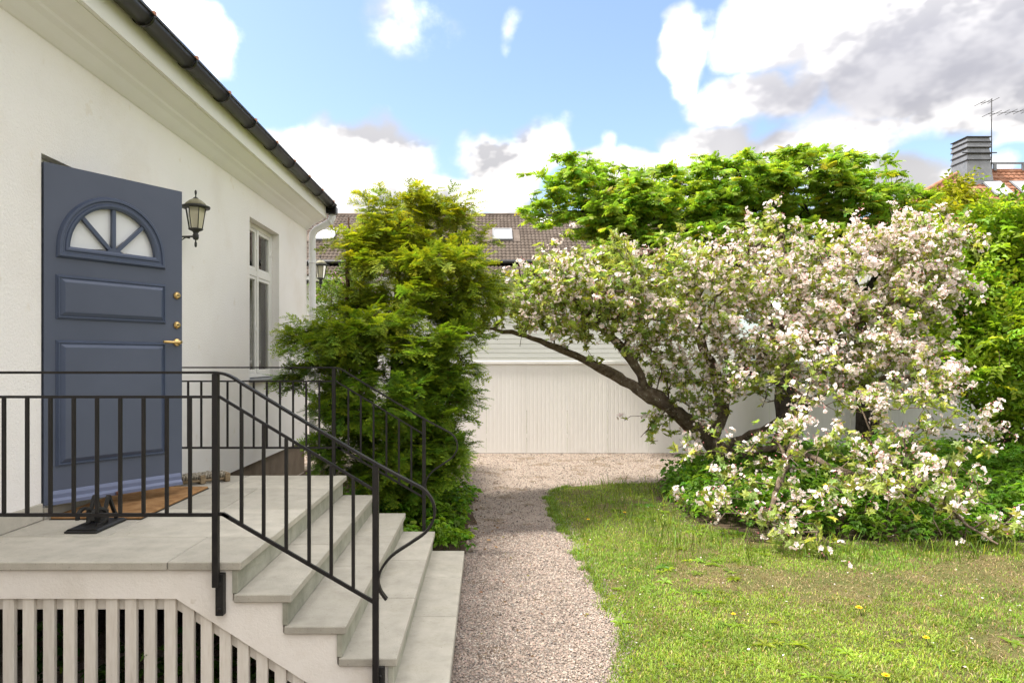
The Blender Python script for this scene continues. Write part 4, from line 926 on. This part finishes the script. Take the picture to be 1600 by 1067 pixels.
tg = [(900, 450, 9.6, 130, 58, 1.0, 190), (1000, 430, 9.8, 130, 60, 1.1, 180), (1000, 505, 9.8, 115, 52, .9, 150), (930, 490, 9.5, 80, 34, .7, 50), (850, 470, 9.4, 85, 42, .7, 100), (1110, 430, 9.9, 120, 80, 1.2, 110), (760, 500, 9.3, 60, 20, .4, 22),
      (1210, 420, 9.8, 130, 75, 1.2, 150), (1330, 440, 9.6, 130, 85, 1.2, 190), (1240, 520, 9.6, 160, 70, 1.1, 180), (1385, 540, 9.2, 130, 70, 1.0, 140), (1450, 470, 9.1, 64, 60, .8, 56), (1435, 380, 9.2, 50, 26, .6, 34), (1180, 350, 9.8, 30, 28, .5, 14),
      (1330, 595, 8.6, 200, 50, .9, 100), (1200, 575, 9.6, 90, 45, .8, 34), (1090, 580, 10., 60, 70, .7, 60), (1070, 650, 9.9, 60, 45, .5, 36),
      (1300, 715, 7.7, 190, 66, .8, 84), (1430, 785, 6.75, 150, 66, .4, 58), (1220, 775, 6.9, 120, 52, .4, 30), (1400, 385, 9.4, 70, 28, .7, 50), (1480, 368, 9.2, 34, 20, .4, 16), (1110, 745, 8.0, 70, 45, .5, 20), (1500, 690, 8.0, 70, 60, .6, 24), (1350, 850, 6.3, 120, 22, .2, 7)]
sk = grow(limbs, blobs(tg, .25, k=2.1, clump=(.17, .17, .13), per=9), .11, .0048, 2.35, .022, droop=.04)
wood(sk, 'trunk', M['bark_apple'], apple)
idx = nodes_on(sk, .011); idx = idx[RNG.uniform(size=len(idx)) < np.where(sk['P'][idx, 2] < 1.0, .5, .8)]; px_ = sk['P'][idx, 0]/sk['P'][idx, 1]*FPX+CX; py_ = CY-(sk['P'][idx, 2]-EYE)/sk['P'][idx, 1]*FPX
LEAFT = [T_rosette(6, .062, .50, .35, random.Random(i)) for i in range(4)]
parts = []
for k, T_ in enumerate(LEAFT):
    for rep in range(4):
        i = idx[(np.arange(len(idx)) % 4) == k]; i = i[RNG.uniform(size=len(i)) < np.interp(sk['P'][i, 0]/sk['P'][i, 1]*FPX+CX, [1050, 1150], [.72, .48])]; p = sk['P'][i]+RNG.normal(size=(len(i), 3))*.03
        D_ = upnormals(len(i), .75); Rm = frames(RNG.normal(size=(len(i), 3)), D_); col = cvar(len(i), (.36, .42, .115), .18)
        parts.append(scatter(T_, p, Rm, RNG.uniform(.7, 1.25, len(i)), col))
V, F, C = merge(parts); crown = npmesh('crown', V, F, M['leaf'], apple, C); crown['kind'] = 'stuff'
# blossom: dense to the right, sparse and leafier to the left and below
dens = np.interp(px_, [740, 900, 1060, 1150, 1300, 1500, 1600], [.40, .42, .48, .85, 1., .95, .7])*np.where(py_ > 690, .55, np.where(py_ > 590, .8, 1.))*np.clip(-.5+2.9*fbm(px_/40., py_/40., 12, 3), .2, 1.4); dens *= np.where((py_ < 430) & (px_ < 1150), .8, 1.)
pick = np.concatenate([idx[RNG.uniform(size=len(idx)) < dens*f_] for f_ in (1., .75)])
bp = sk['P'][pick]+RNG.normal(size=(len(pick), 3))*.035+np.array([[0, -.05, .03]]); bn = mixdir(sk['D'][pick], .4, .55, .25); bn[:, 1] -= .25
BL = [T_blossom(n) for n in (5, 6, 7, 6)]
Rb = frames(RNG.normal(size=bn.shape), bn); sb = RNG.uniform(.8, 1.35, len(pick)); cb = np.clip(1+RNG.normal(size=(len(pick), 1))*.04, .85, 1.06)*np.array([[1, 1, 1.]])
near = np.argsort(bp[:, 1]-.3*(sb-1)); solo = near[:300]; rest = near[300:]
for k, T_ in enumerate(BL):
    me = npmesh('blossom_cluster', T_[0], T_[1], M['petal'], None, T_[2], make=False)
    for j in solo[k::4]:
        o = bpy.data.objects.new('blossom_cluster', me); COL.objects.link(o); o.parent = apple; o.matrix_parent_inverse = Matrix.Translation(-Vector(apple.location))
        m4 = Matrix([[*(Rb[j][r]*sb[j]), bp[j][r]] for r in range(3)]+[[0, 0, 0, 1]]); o.matrix_basis = m4
V, F, C = merge([scatter(T_, bp[rest[k::4]], Rb[rest[k::4]], sb[rest[k::4]], cb[rest[k::4]]) for k, T_ in enumerate(BL)])
o = npmesh('blossom', V, F, M['petal'], apple, C); o['kind'] = 'stuff'
# ------------------------------------------------------------------ the yew by the house corner
yew = thing('yew_bush', 'big dark green yew with yellow tips beside the steps', 'shrub', (-1.2, 8.5, 0))
yl = [([(-1.25, 8.6, 0), (-1.22, 8.6, .9), (-1.15, 8.65, 2.0), (-1.1, 8.6, 3.0), P(640, 330, 8.6)], .09, .012), ([(-1.35, 8.5, .05), (-1.5, 8.45, 1.0), (-1.7, 8.4, 2.2), P(545, 340, 8.6)], .06, .012),
      ([(-1.1, 8.5, .05), (-.85, 8.4, 1.0), (-.55, 8.4, 2.0), P(715, 340, 8.5)], .06, .012), ([(-1.3, 8.3, .3), (-1.55, 7.9, 1.2), P(520, 530, 7.7), P(455, 520, 7.6)], .04, .010), ([(-1.1, 8.4, .4), (-.6, 8.1, 1.2), P(720, 560, 8.0)], .04, .01)]
yt = [(588, 362, 8.7, 52, 42, .6, 96), (655, 352, 8.6, 56, 38, .6, 96), (708, 365, 8.5, 20, 42, .4, 34), (612, 430, 8.5, 68, 58, .8, 165), (682, 430, 8.3, 64, 56, .8, 150), (560, 402, 8.5, 30, 48, .5, 50),
      (570, 515, 8.1, 70, 48, .8, 140), (660, 515, 8.0, 76, 56, .9, 180), (500, 545, 7.7, 48, 42, .4, 55), (478, 590, 7.7, 34, 18, .3, 16), (470, 514, 7.65, 22, 14, .2, 10), (725, 470, 8.2, 30, 45, .5, 50), (684, 595, 7.9, 44, 60, .6, 180),
      (605, 615, 7.8, 80, 62, .8, 210), (535, 650, 7.8, 42, 55, .5, 66), (645, 690, 7.8, 66, 50, .6, 200), (565, 715, 7.8, 52, 38, .5, 60), (690, 665, 7.8, 28, 50, .4, 100), (610, 735, 7.6, 90, 36, .5, 120), (748, 455, 8.4, 28, 18, .3, 20)]
yk = grow(yl, blobs(yt, .6, k=1.9, clump=(.12, .12, .06), per=17), .10, .003, 2.4, .012, droop=.10)
wood(yk, 'trunk', M['bark_yew'], yew)
i0 = nodes_on(yk, .010); parts = []
for rep in range(4):
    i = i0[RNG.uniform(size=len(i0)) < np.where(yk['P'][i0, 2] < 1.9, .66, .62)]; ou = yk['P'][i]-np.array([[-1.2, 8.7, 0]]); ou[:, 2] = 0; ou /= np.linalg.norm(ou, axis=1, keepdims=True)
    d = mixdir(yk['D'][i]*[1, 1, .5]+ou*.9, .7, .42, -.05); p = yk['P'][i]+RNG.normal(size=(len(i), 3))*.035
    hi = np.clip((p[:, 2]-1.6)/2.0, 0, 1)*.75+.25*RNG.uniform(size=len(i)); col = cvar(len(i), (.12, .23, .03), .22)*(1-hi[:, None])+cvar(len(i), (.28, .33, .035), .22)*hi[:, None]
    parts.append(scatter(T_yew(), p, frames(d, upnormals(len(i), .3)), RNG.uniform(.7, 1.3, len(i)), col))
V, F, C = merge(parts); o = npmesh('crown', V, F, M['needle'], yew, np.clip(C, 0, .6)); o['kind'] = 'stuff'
# ------------------------------------------------------------------ feathery green trees by the fence
def broad_tree(label, base, limbs, tg, kind, nper, bark, cols, seg=.14, name='garden_tree', group='green trees along the fence', rmax=.012, scale=1., tipcol=None):
    t = thing(name, label, 'tree', base, group); k = grow(limbs, blobs(tg, .45, k=2.5 if kind == 'pinnate' else 1.7, clump=(.20, .20, .15) if kind == 'pinnate' else (.2, .2, .17), per=10), seg, .0045, 2.35, .02, up=.08)
    wood(k, 'trunk', M[bark], t); parts = []
    if kind == 'pinnate':
        i = np.where(k['tipn'])[0]; i2 = nodes_on(k, .008); i2 = i2[RNG.uniform(size=len(i2)) < .55]; i = np.concatenate([i, i2])
        T_ = [T_pinnate(L=.16, pairs=5), T_pinnate(L=.12, pairs=4)]
        for w in range(nper):
            a = 2*np.pi*(w+RNG.uniform(0, 1, len(i)))/nper; d = np.stack([np.cos(a), np.sin(a), RNG.uniform(-.25, .55, len(i))], 1)
            col = cvar(len(i), cols[w % len(cols)], .16)
            tp = RNG.uniform(size=len(i)) < .06; col[tp] *= np.array([1.5, .97, .8])
            parts.append(scatter(T_[w % 2], k['P'][i], frames(d, upnormals(len(i), .6)), RNG.uniform(.75, 1.35, len(i))*scale, col))
    else:
        i0 = nodes_on(k, rmax)
        T_ = [T_twigleaf(random.Random(s)) for s in range(3)]
        for w in range(nper):
            i = i0[RNG.uniform(size=len(i0)) < .75]; d = mixdir(k['D'][i], .5, .6, .25)
            parts.append(scatter(T_[w % 3], k['P'][i]+RNG.normal(size=(len(i), 3))*.03, frames(d, upnormals(len(i), .5)), RNG.uniform(.7, 1.2, len(i))*scale, cvar(len(i), cols[w % len(cols)], .2)))
    V, F, C = merge(parts); o = npmesh('crown', V, F, M['leaf'], t, np.clip(C, 0, .7)); o['kind'] = 'stuff'; return t
GA = [(.25, .385, .042), (.19, .325, .036), (.31, .41, .046)]
b = P(1225, 706, 12.75)
broad_tree('feathery bright green tree with speckled trunk behind the leaning apple tree', (b.x, b.y, 0), [([(b.x, b.y, -.05), P(1226, 640, 12.75), P(1222, 560, 12.8), P(1195, 480, 12.9), P(1150, 420, 13.0), P(1100, 380, 13.0), P(1040, 350, 13.0), P(960, 330, 13.0), P(870, 335, 13.)], .19, .03),
   ([P(1195, 480, 12.9), P(1200, 410, 12.9), P(1180, 340, 12.9), P(1170, 280, 12.9)], .09, .02), ([P(1150, 420, 13.), P(1060, 400, 12.8), P(970, 390, 12.7)], .06, .015)],
   [(850, 325, 13., 30, 18, .6, 12), (856, 275, 13., 12, 14, .3, 4), (910, 300, 13., 40, 36, .8, 26), (945, 358, 12.9, 45, 24, .8, 22), (960, 285, 13.1, 24, 22, .6, 12), (985, 330, 13., 60, 42, 1., 70), (1060, 312, 13.1, 62, 52, 1.1, 90), (1060, 380, 12.8, 90, 34, 1., 90), (940, 330, 13., 50, 34, .8, 40), (1150, 300, 13.1, 75, 56, 1.2, 110), (1130, 255, 13.2, 30, 16, .6, 12), (1165, 370, 12.8, 80, 40, 1., 60), (975, 392, 12.7, 50, 22, .7, 24)],
   'pinnate', 6, 'bark_dark', GA)
b = P(1357, 706, 12.85)
broad_tree('green tree with dark speckled trunk seen below the densest blossom', (b.x, b.y, 0), [([(b.x, b.y, -.05), P(1356, 640, 12.85), P(1350, 560, 12.9), P(1340, 480, 13.0), P(1320, 400, 13.1), P(1290, 330, 13.2), P(1270, 280, 13.2)], .19, .03), ([P(1340, 480, 13.), P(1370, 420, 13.), P(1380, 370, 13.)], .07, .02)],
   [(1210, 260, 13.3, 30, 20, .6, 12), (1245, 298, 13.2, 65, 50, 1.2, 100), (1300, 262, 13.2, 44, 16, .6, 18), (1330, 258, 13.1, 26, 8, .4, 8), (1330, 330, 13., 60, 42, 1.1, 84), (1385, 350, 12.9, 34, 36, .8, 30), (1260, 370, 12.9, 80, 38, 1., 56), (1370, 420, 12.8, 70, 50, 1., 56), (1420, 320, 13., 16, 18, .4, 8)],
   'pinnate', 6, 'bark_dark', GA)
b = P(1583, 737, 11.3)
GB = [(.27, .385, .035), (.33, .42, .04), (.21, .33, .03)]
broad_tree('yellow green leafy tree with a forked grey trunk at the right edge', (b.x, b.y, 0), [([(b.x, b.y, -.05), P(1582, 680, 11.3), P(1580, 600, 11.3), P(1590, 540, 11.3), P(1570, 470, 11.2), P(1530, 410, 11.2), P(1520, 370, 11.2)], .17, .03), ([P(1582, 720, 11.3), P(1545, 660, 11.2), P(1510, 615, 11.1), P(1470, 570, 11.)], .065, .02), ([P(1590, 540, 11.3), P(1640, 450, 11.3), P(1650, 380, 11.4)], .10, .02), ([P(1570, 470, 11.2), P(1590, 420, 11.), P(1600, 370, 10.9)], .05, .012)],
   [(1560, 480, 10.9, 70, 40, .8, 70), (1590, 540, 10.7, 60, 60, .8, 80), (1540, 400, 11.1, 70, 50, .9, 80), (1600, 390, 11.2, 50, 42, .9, 44), (1590, 352, 11.2, 55, 20, .8, 26), (1640, 450, 11.3, 60, 90, 1., 70), (1530, 560, 10.9, 60, 40, .7, 50), (1590, 620, 10.9, 40, 40, .6, 34), (1490, 500, 11.1, 40, 70, .8, 50), (1560, 660, 11., 50, 20, .5, 14)],
   'twig', 4, 'bark_grey', GB, rmax=.011, scale=1.45)
b = P(1470, 650, 16.5)
broad_tree('pale yellow green maple in front of the red roofed house', (b.x, b.y, 0), [([(b.x, b.y, 0), P(1472, 520, 16.5), P(1470, 430, 16.5), P(1480, 360, 16.5), P(1486, 330, 16.5)], .16, .03)],
   [(1475, 345, 16.5, 55, 30, 1.2, 60), (1435, 372, 16.5, 50, 36, 1.2, 60), (1500, 392, 16.5, 80, 40, 1.3, 80), (1560, 375, 16.5, 60, 36, 1.2, 40), (1485, 305, 16.5, 24, 12, .6, 9), (1425, 335, 16.4, 22, 16, .6, 10), (1420, 420, 16.5, 60, 40, 1.2, 50)],
   'twig', 5, 'bark_grey', [(.27, .29, .02), (.31, .31, .022), (.21, .25, .018)], rmax=.012, scale=1.6)
# ------------------------------------------------------------------ lilac behind the house corner
li = thing('lilac_bush', 'lilac bush with pink flower heads beyond the house corner', 'shrub', (-4.2, 15.2, 0))
lk = grow([([(-3.6, 15.2, 0), (-3.7, 15.2, 1.2), P(515, 500, 15.), P(520, 440, 15.)], .05, .012), ([(-3.6, 15.2, .3), (-3.2, 15.1, 1.4), P(545, 470, 15.)], .04, .01)], blobs([(515, 500, 15., 30, 60, .7, 60), (530, 440, 15., 34, 26, .6, 30), (560, 470, 15., 40, 60, .7, 40), (510, 570, 15., 34, 40, .6, 30)], .3), .13, .004, 2.4, .02, up=.1)
wood(lk, 'trunk', M['bark_grey'], li); i = nodes_on(lk, .011, 2); d = mixdir(lk['D'][i], .4, .6, .2); T_ = T_twigleaf(random.Random(9))
V, F, C = scatter(T_, lk['P'][i], frames(d, upnormals(len(i), .5)), RNG.uniform(.8, 1.2, len(i)), cvar(len(i), (.13, .19, .03), .2)); npmesh('crown', V, F, M['leaf'], li, C)['kind'] = 'stuff'
i = np.where(lk['tipn'])[0]; i = i[RNG.uniform(size=len(i)) < .42]
def T_panicle(rng=TR):
    ps = []
    for k in range(46):
        h = rng.random(); a = rng.uniform(0, 6.28); r = .045*(1-h)+.008; c = np.array((h*.19, math.cos(a)*r, math.sin(a)*r)); s = .016; v = np.array([(0, s, 0), (0, 0, s), (0, -s, 0), (0, 0, -s)])+c+np.array((rng.uniform(-.01, .01), 0, 0)); ps.append((v, [(0, 1, 2, 3)], (.62*rng.uniform(.85, 1.1), .36, .50)))
    return tmpl(ps)
TP = T_panicle()
me = npmesh('flower_head', TP[0], TP[1], M['petal'], None, TP[2], make=False)
for j in i:
    o = bpy.data.objects.new('flower_head', me); COL.objects.link(o); o.parent = li; o.matrix_parent_inverse = Matrix.Translation(-Vector(li.location)); d = Vector(lk['D'][j]); d.z = abs(d.z)+.6
    o.matrix_basis = Matrix.Translation(lk['P'][j]) @ d.to_track_quat('X', 'Z').to_matrix().to_4x4()
# ------------------------------------------------------------------ low growth
def groundcover(name, label, poly, n, hfun, cols, T_, mat='leaf', sc=(.8, 1.25), tall=None):
    x0, x1 = min(p[0] for p in poly), max(p[0] for p in poly); y0, y1 = min(p[1] for p in poly), max(p[1] for p in poly)
    x = RNG.uniform(x0, x1, n*3); y = RNG.uniform(y0, y1, n*3); k = inside(poly, x, y); x, y = x[k][:n], y[k][:n]; h = hfun(x, y); m = len(x); parts = []
    for lev in (1., .72, .45):
        p = np.stack([x+RNG.normal(size=m)*.04, y+RNG.normal(size=m)*.04, np.maximum(h*lev*RNG.uniform(.85, 1.1, m), .02)], 1)
        c = cvar(m, cols[0], .2)*(.85+.4*vnoise(x*1.3, y*1.3, 2))[:, None]
        a = RNG.uniform(0, 6.28, m); parts.append(scatter(T_[int(lev*10) % len(T_)], p, frames(np.stack([np.cos(a), np.sin(a), np.zeros(m)], 1), upnormals(m, .35)), RNG.uniform(*sc, m), c))
    # stalks
    s = .0035; base = np.stack([x, y, np.zeros(m)], 1); top = np.stack([x+RNG.normal(size=m)*.03, y+RNG.normal(size=m)*.03, h], 1)
    V = np.stack([base-[s, 0, 0], base+[s, 0, 0], top], 1).reshape(-1, 3); F = [np.arange(3*m).reshape(-1, 3)]; parts.append((V, F, np.tile([[.09, .12, .03]], (3*m, 1))))
    V, F, C = merge(parts); o = npmesh(name, V, F, M[mat], None, C); tag(o, label, 'plants', kind='stuff'); return o
TT = [T_trifoliate(random.Random(s)) for s in (1, 2, 3)]
BEDIN = [(2.5, 9.9), (2.35, 8.8), (2.4, 7.7), (2.8, 7.15), (3.8, 6.9), (6, 6.8), (13.5, 6.75), (13.5, 12.2), (5.6, 11.9), (4.3, 11.3), (3.4, 10.8)]
def bedh(x, y):
    e = np.clip((y-6.7)/.8, .25, 1)*np.clip((x-2.2)/.6, .3, 1); return (.26+.26*vnoise(x*.9, y*.9, 8)+.10*vnoise(x*3, y*3, 6))*e
groundcover('leafy_ground_cover', 'bright green leafy ground cover filling the bed under the apple tree', BEDIN, 4000, bedh, [(.125, .245, .024)], TT)
LBIN = [(-2.2, 6.42), (-.55, 6.42), (-.25, 6.5), (-.2, 7.3), (-.25, 7.9), (-.25, 8.6), (-.22, 9.0), (-.7, 9.4), (-1.9, 8.2)]
def lh(x, y): return (.08+.30*vnoise(x*2.2, y*2.2, 4))*np.clip((.05-x)/.5, .12, 1)*np.clip(np.abs(y-7.05)/.35, .25, 1)
groundcover('weeds_by_the_steps', 'fresh green weeds sprouting between the steps and the yew', LBIN, 520, lh, [(.15, .27, .022)], TT)
groundcover('plants_under_landing', 'leafy weeds growing in the dark space behind the slatted screen', [(-2.6, 3.75), (-1.05, 3.75), (-1.2, 3.95), (-2.6, 3.95)], 22, lambda x, y: .06+.26*RNG.uniform(size=len(x)), [(.05, .11, .014)], TT)
# lawn: blades are missing where it is worn
def blades(x, y, h, w, lean, cols, name, label, cat='grass'):
    m = len(x); a = RNG.uniform(0, 6.28, m); l = lean*RNG.uniform(.2, 1., m)*h; b_ = RNG.uniform(0, 6.28, m)
    sx, sy = np.cos(b_)*w/2, np.sin(b_)*w/2; z0 = np.full(m, -.006)
    p0 = np.stack([x-sx, y-sy, z0], 1); p1 = np.stack([x+sx, y+sy, z0], 1); mx_ = x+np.cos(a)*l*.35; my = y+np.sin(a)*l*.35
    p2 = np.stack([mx_+sx*.8, my+sy*.8, h*.6], 1); p3 = np.stack([mx_-sx*.8, my-sy*.8, h*.6], 1); p4 = np.stack([x+np.cos(a)*l, y+np.sin(a)*l, h*np.clip(1-.25*lean, .5, 1)], 1)
    V = np.stack([p0, p1, p2, p3, p4], 1).reshape(-1, 3); k = (np.arange(m)*5)[:, None]
    F = [k+np.array([[0, 1, 2, 3]]), k+np.array([[3, 2, 4]])]; C = np.repeat(cols, 5, 0)
    o = npmesh(name, V, F, M['grass'], None, C); tag(o, label, cat, kind='stuff'); return o
def lawn_mask(x, y):
    n = fbm(x*1.1+3, y*1.6, 21, 4); n2 = fbm(x*4, y*4, 33, 3)
    bare = np.exp(-((y-(5.75+.12*np.sin(x*1.7)))/.42)**2)*np.clip((x-1.3)/.8, 0, 1)*.25+np.exp(-((y-4.55)/.55)**2)*np.clip((x-2.2)/.8, 0, 1)*.10
    n3 = fbm(x*9, y*9, 51, 2); return np.clip((n*.45+n2*.35+n3*.2-bare*(.45+1.1*n2)-.30)*4.5, 0.05, 1)
N1 = 215000; y = RNG.uniform(3.0, 10.3, N1); y = 3.0+(y-3.0)**1.0; x = RNG.uniform(.5, 1, N1)*0+RNG.uniform(.55, 1., N1)*0+RNG.uniform(0, 1, N1)
x = .5+x*(np.minimum(.84*y+.4, 9.)-.5)
keep = inside(LAWN, x+RNG.normal(size=N1)*.035, y) & ~inside(BEDIN, x, y) & (RNG.uniform(size=N1) < lawn_mask(x, y)*np.clip(1.35-y*.07, .5, 1)); x, y = x[keep], y[keep]
g = fbm(x*.8, y*.8, 5, 4)[:, None]; g2 = vnoise(x*3, y*3, 17)[:, None]
cols = np.clip(cvar(len(x), (.14, .26, .03), .22)*(1-g)+cvar(len(x), (.29, .365, .048), .2)*g, 0, .6)*(.75+.5*g2); dry = RNG.uniform(size=len(x)) < .10; cols[dry] = cvar(dry.sum(), (.45, .37, .17), .2)
blades(x, y, RNG.uniform(.010, .030, len(x))*(.6+.9*vnoise(x*2, y*2, 40)), RNG.uniform(.004, .0075, len(x)), 1.5, cols, 'lawn_grass', 'short patchy lawn grass with worn brown spots')
N5 = 9000; y = RNG.uniform(3.3, 9.9, N5); ex = np.interp(y, [3.2, 3.9, 4.35, 4.7, 5., 5.5, 6., 6.7, 9.4, 9.9], [.64, .71, .86, .93, .87, .92, .90, .87, .84, 1.2]); cl = fbm(y*3.1, y*0+3, 61, 3); x = ex+RNG.normal(size=N5)*.035-(cl-.45)*.22; k = RNG.uniform(size=N5) < np.clip((cl-.3)*3, .1, 1); x, y = x[k], y[k]
blades(x, y, RNG.uniform(.02, .06, len(x)), RNG.uniform(.004, .007, len(x)), 1.5, cvar(len(x), (.17, .255, .03), .28), 'edge_grass', 'ragged tufts of grass creeping over the edge of the path')
N2 = 15000; x = RNG.uniform(.9, 9, N2); y = RNG.uniform(6.0, 10.2, N2); keep = ~inside(BEDIN, x, y) & inside(LAWN, x, y) & (RNG.uniform(size=N2) < (.18+.82*np.clip(1-np.abs(y-6.55)/.45, 0, 1)*(x > 2.2)+.5*np.clip(1-np.abs(x-1.9)/.6, 0, 1))*np.clip(vnoise(x*3, y*3, 3)*2-.4, 0, 1)); x, y = x[keep], y[keep]
blades(x, y, RNG.uniform(.08, .24, len(x)), RNG.uniform(.005, .010, len(x)), 1.0, cvar(len(x), (.15, .22, .025), .25), 'tall_grass', 'longer grass left uncut along the front of the bed')
N4 = 60000; x = RNG.uniform(.9, 7.2, N4); y = RNG.uniform(3.2, 7.0, N4); k = (x < .84*y+.4) & inside(LAWN, x, y) & ~inside(BEDIN, x, y) & (RNG.uniform(size=N4) < np.clip(1.2-lawn_mask(x, y), .12, 1)); x, y = x[k], y[k]
cc = np.array([(.34, .25, .13), (.20, .13, .07), (.42, .33, .19), (.12, .08, .045), (.26, .20, .09)])[RNG.integers(0, 5, len(x))]
blades(x, y, RNG.uniform(.006, .016, len(x)), RNG.uniform(.003, .007, len(x)), 4.0, cc*(1+RNG.normal(size=(len(x), 1))*.15), 'dry_thatch', 'brown dry thatch and crumbs lying in the worn lawn spots')
# broad-leaved weeds in the lawn
N3 = 520; x = RNG.uniform(.9, 6.5, N3); y = RNG.uniform(3.6, 9.8, N3); keep = inside(LAWN, x, y) & ~inside(BEDIN, x, y) & (vnoise(x*1.2, y*1.2, 77) > .45) & (x < .84*y+.3); x, y = x[keep], y[keep]; m = len(x)
V, F, C = scatter(T_rosette(7, .085, .28, .25, random.Random(8)), np.stack([x, y, np.full(m, .006)], 1), frames(np.stack([np.cos(x*40), np.sin(x*40), np.zeros(m)], 1), upnormals(m, .12)), RNG.uniform(.5, 1.25, m), cvar(m, (.19, .27, .035), .22))
o = npmesh('lawn_weeds', V, F, M['leaf'], None, C); tag(o, 'flat rosettes of broad leaved weeds scattered in the lawn', 'weeds', kind='stuff')
# loose stones on the path and in front of the fence
def T_stone(seed):
    r = random.Random(seed); v = [(1, 0, 0), (-1, 0, 0), (0, 1, 0), (0, -1, 0), (0, 0, 1), (0, 0, -1), (.62, .62, .3), (-.6, .55, -.3)]; v = [tuple(c*r.uniform(.75, 1.15) for c in p) for p in v[:5]]
    return tmpl([(v, [(0, 2, 4), (2, 1, 4), (1, 3, 4), (3, 0, 4)], (1, 1, 1))])
def stones(n, x0, x1, y0, y1, smin, smax, poly_out, name, label, edge=None):
    x = RNG.uniform(x0, x1, n); y = RNG.uniform(y0, y1, n); k = ~inside(LAWN, x-.03-np.abs(RNG.normal(size=len(x)))*.05, y)
    for pz in poly_out: k &= ~inside(pz, x, y)
    x, y = x[k], y[k]; m = len(x); s = RNG.uniform(smin, smax, m)*np.where(RNG.uniform(size=m) < .06, 1.5, 1.)
    pal = np.array([(.42, .34, .30), (.50, .44, .40), (.30, .24, .21), (.36, .34, .33), (.22, .19, .18), (.55, .43, .38), (.46, .36, .34), (.62, .57, .52), (.14, .12, .115)]); c = np.array([[.57, .545, .50]])*pal[RNG.integers(0, len(pal), m)]*(1+RNG.normal(size=(m, 1))*.12)
    parts = []
    for q in range(4):
        j = slice(q, None, 4); p = np.stack([x[j], y[j], s[j]*.25-.004], 1); mm = len(p)
        parts.append(scatter(T_stone(q), p, frames(RNG.normal(size=(mm, 3))*[1, 1, .25], upnormals(mm, .3)), np.stack([s[j], s[j]*RNG.uniform(.6, 1, mm), s[j]*RNG.uniform(.45, .8, mm)], 1), np.clip(c[j], .05, .8)))
    V, F, C = merge(parts); o = npmesh(name, V, F, M['stone_bit'], None, C); tag(o, label, 'gravel', kind='stuff')
STOOPB = [(-3, 3), (-.2, 3), (-.2, 6.31), (-3, 6.31)]
stones(72000, -.20, 1.15, 3.4, 7.6, .004, .0088, [STOOPB], 'path_gravel', 'loose pink grey gravel stones covering the path beside the steps')
stones(26000, -.9, 4.4, 7.6, 13.45, .007, .013, [LBED, BED], 'yard_gravel', 'loose gravel stones of the sunny yard before the fence')
# litter: fallen petals, dry leaves, twigs
def litter(n, poly, cols, size, name, label):
    x = RNG.uniform(min(p[0] for p in poly), max(p[0] for p in poly), n); y = RNG.uniform(min(p[1] for p in poly), max(p[1] for p in poly), n); k = inside(poly, x, y); x, y = x[k], y[k]; m = len(x)
    v, f = quadleaf(1, .6, .12); T_ = tmpl([(v, f, (1, 1, 1))]); a = RNG.uniform(0, 6.28, m); c = np.array(cols)[RNG.integers(0, len(cols), m)]
    V, F, C = scatter(T_, np.stack([x, y, RNG.uniform(.008, .028, m)], 1), frames(np.stack([np.cos(a), np.sin(a), RNG.normal(size=m)*.2], 1), upnormals(m, .3)), RNG.uniform(.5, 1.2, m)*size, c)
    o = npmesh(name, V, F, M['litter'], None, C); tag(o, label, 'litter', kind='stuff')
litter(260, [(.9, 4), (6, 4), (7, 7), (1, 9.5)], [(.75, .70, .68), (.6, .5, .45)], .022, 'fallen_petals', 'pale fallen petals scattered over the lawn')
litter(700, [(-2.6, 6.35), (.05, 6.4), (.22, 7.2), (.2, 8.6), (-.1, 9.6), (-2.6, 9.6)], [(.16, .09, .045), (.26, .16, .08), (.10, .06, .035)], .05, 'dry_leaves', 'brown dry leaves on the soil below the yew')
litter(70, [(-.1, 4), (.7, 4), (.8, 9), (-.05, 9)], [(.13, .05, .02), (.10, .06, .03), (.15, .13, .03)], .032, 'path_litter', 'few fallen leaves and bits scattered on the gravel path')
# dandelions
def dandelion(px, py, label, s=1.):
    d = FPX*(EYE-.05)/(py-CY); c = P(px, py, d); t = thing('dandelion', label, 'flower', (c.x, c.y, 0), 'dandelions in the lawn')
    MB().tube([(c.x+.02, c.y, 0), (c.x+.006, c.y, .03), (c.x, c.y, .05)], .0022, 5).build('stem', M['log'], t)
    m_ = MB(); h = Vector((c.x, c.y, .055))
    for ring, (nn, rr_, e) in enumerate(((14, .019*s, .15), (11, .015*s, .55), (7, .010*s, 1.0))):
        for i in range(nn):
            a = 2*math.pi*i/nn+ring*.2; dd = Vector((math.cos(a)*math.cos(e), math.sin(a)*math.cos(e), math.sin(e))); sd = Vector((-math.sin(a), math.cos(a), 0))*.003; m_.add([h-sd, h+dd*rr_-sd*1.2, h+dd*rr_+sd*1.2, h+sd], [(0, 1, 2, 3)])
    m_.build('flower_head', M['dandelion'], t, False)
dandelion(1342, 950, 'yellow dandelion on the brown worn patch of lawn', 1.25); dandelion(1384, 1056, 'yellow dandelion nearest the bottom edge of the lawn', 1.1); dandelion(1447, 997, 'yellow dandelion rightmost of those in the lawn'); dandelion(1146, 960, 'small yellow dandelion in the greener middle of the lawn', .8)
dandelion(919, 812, 'yellow dandelion nearest the gravel path', .95); dandelion(976, 801, 'yellow dandelion in the grass before the ground cover', 1.)
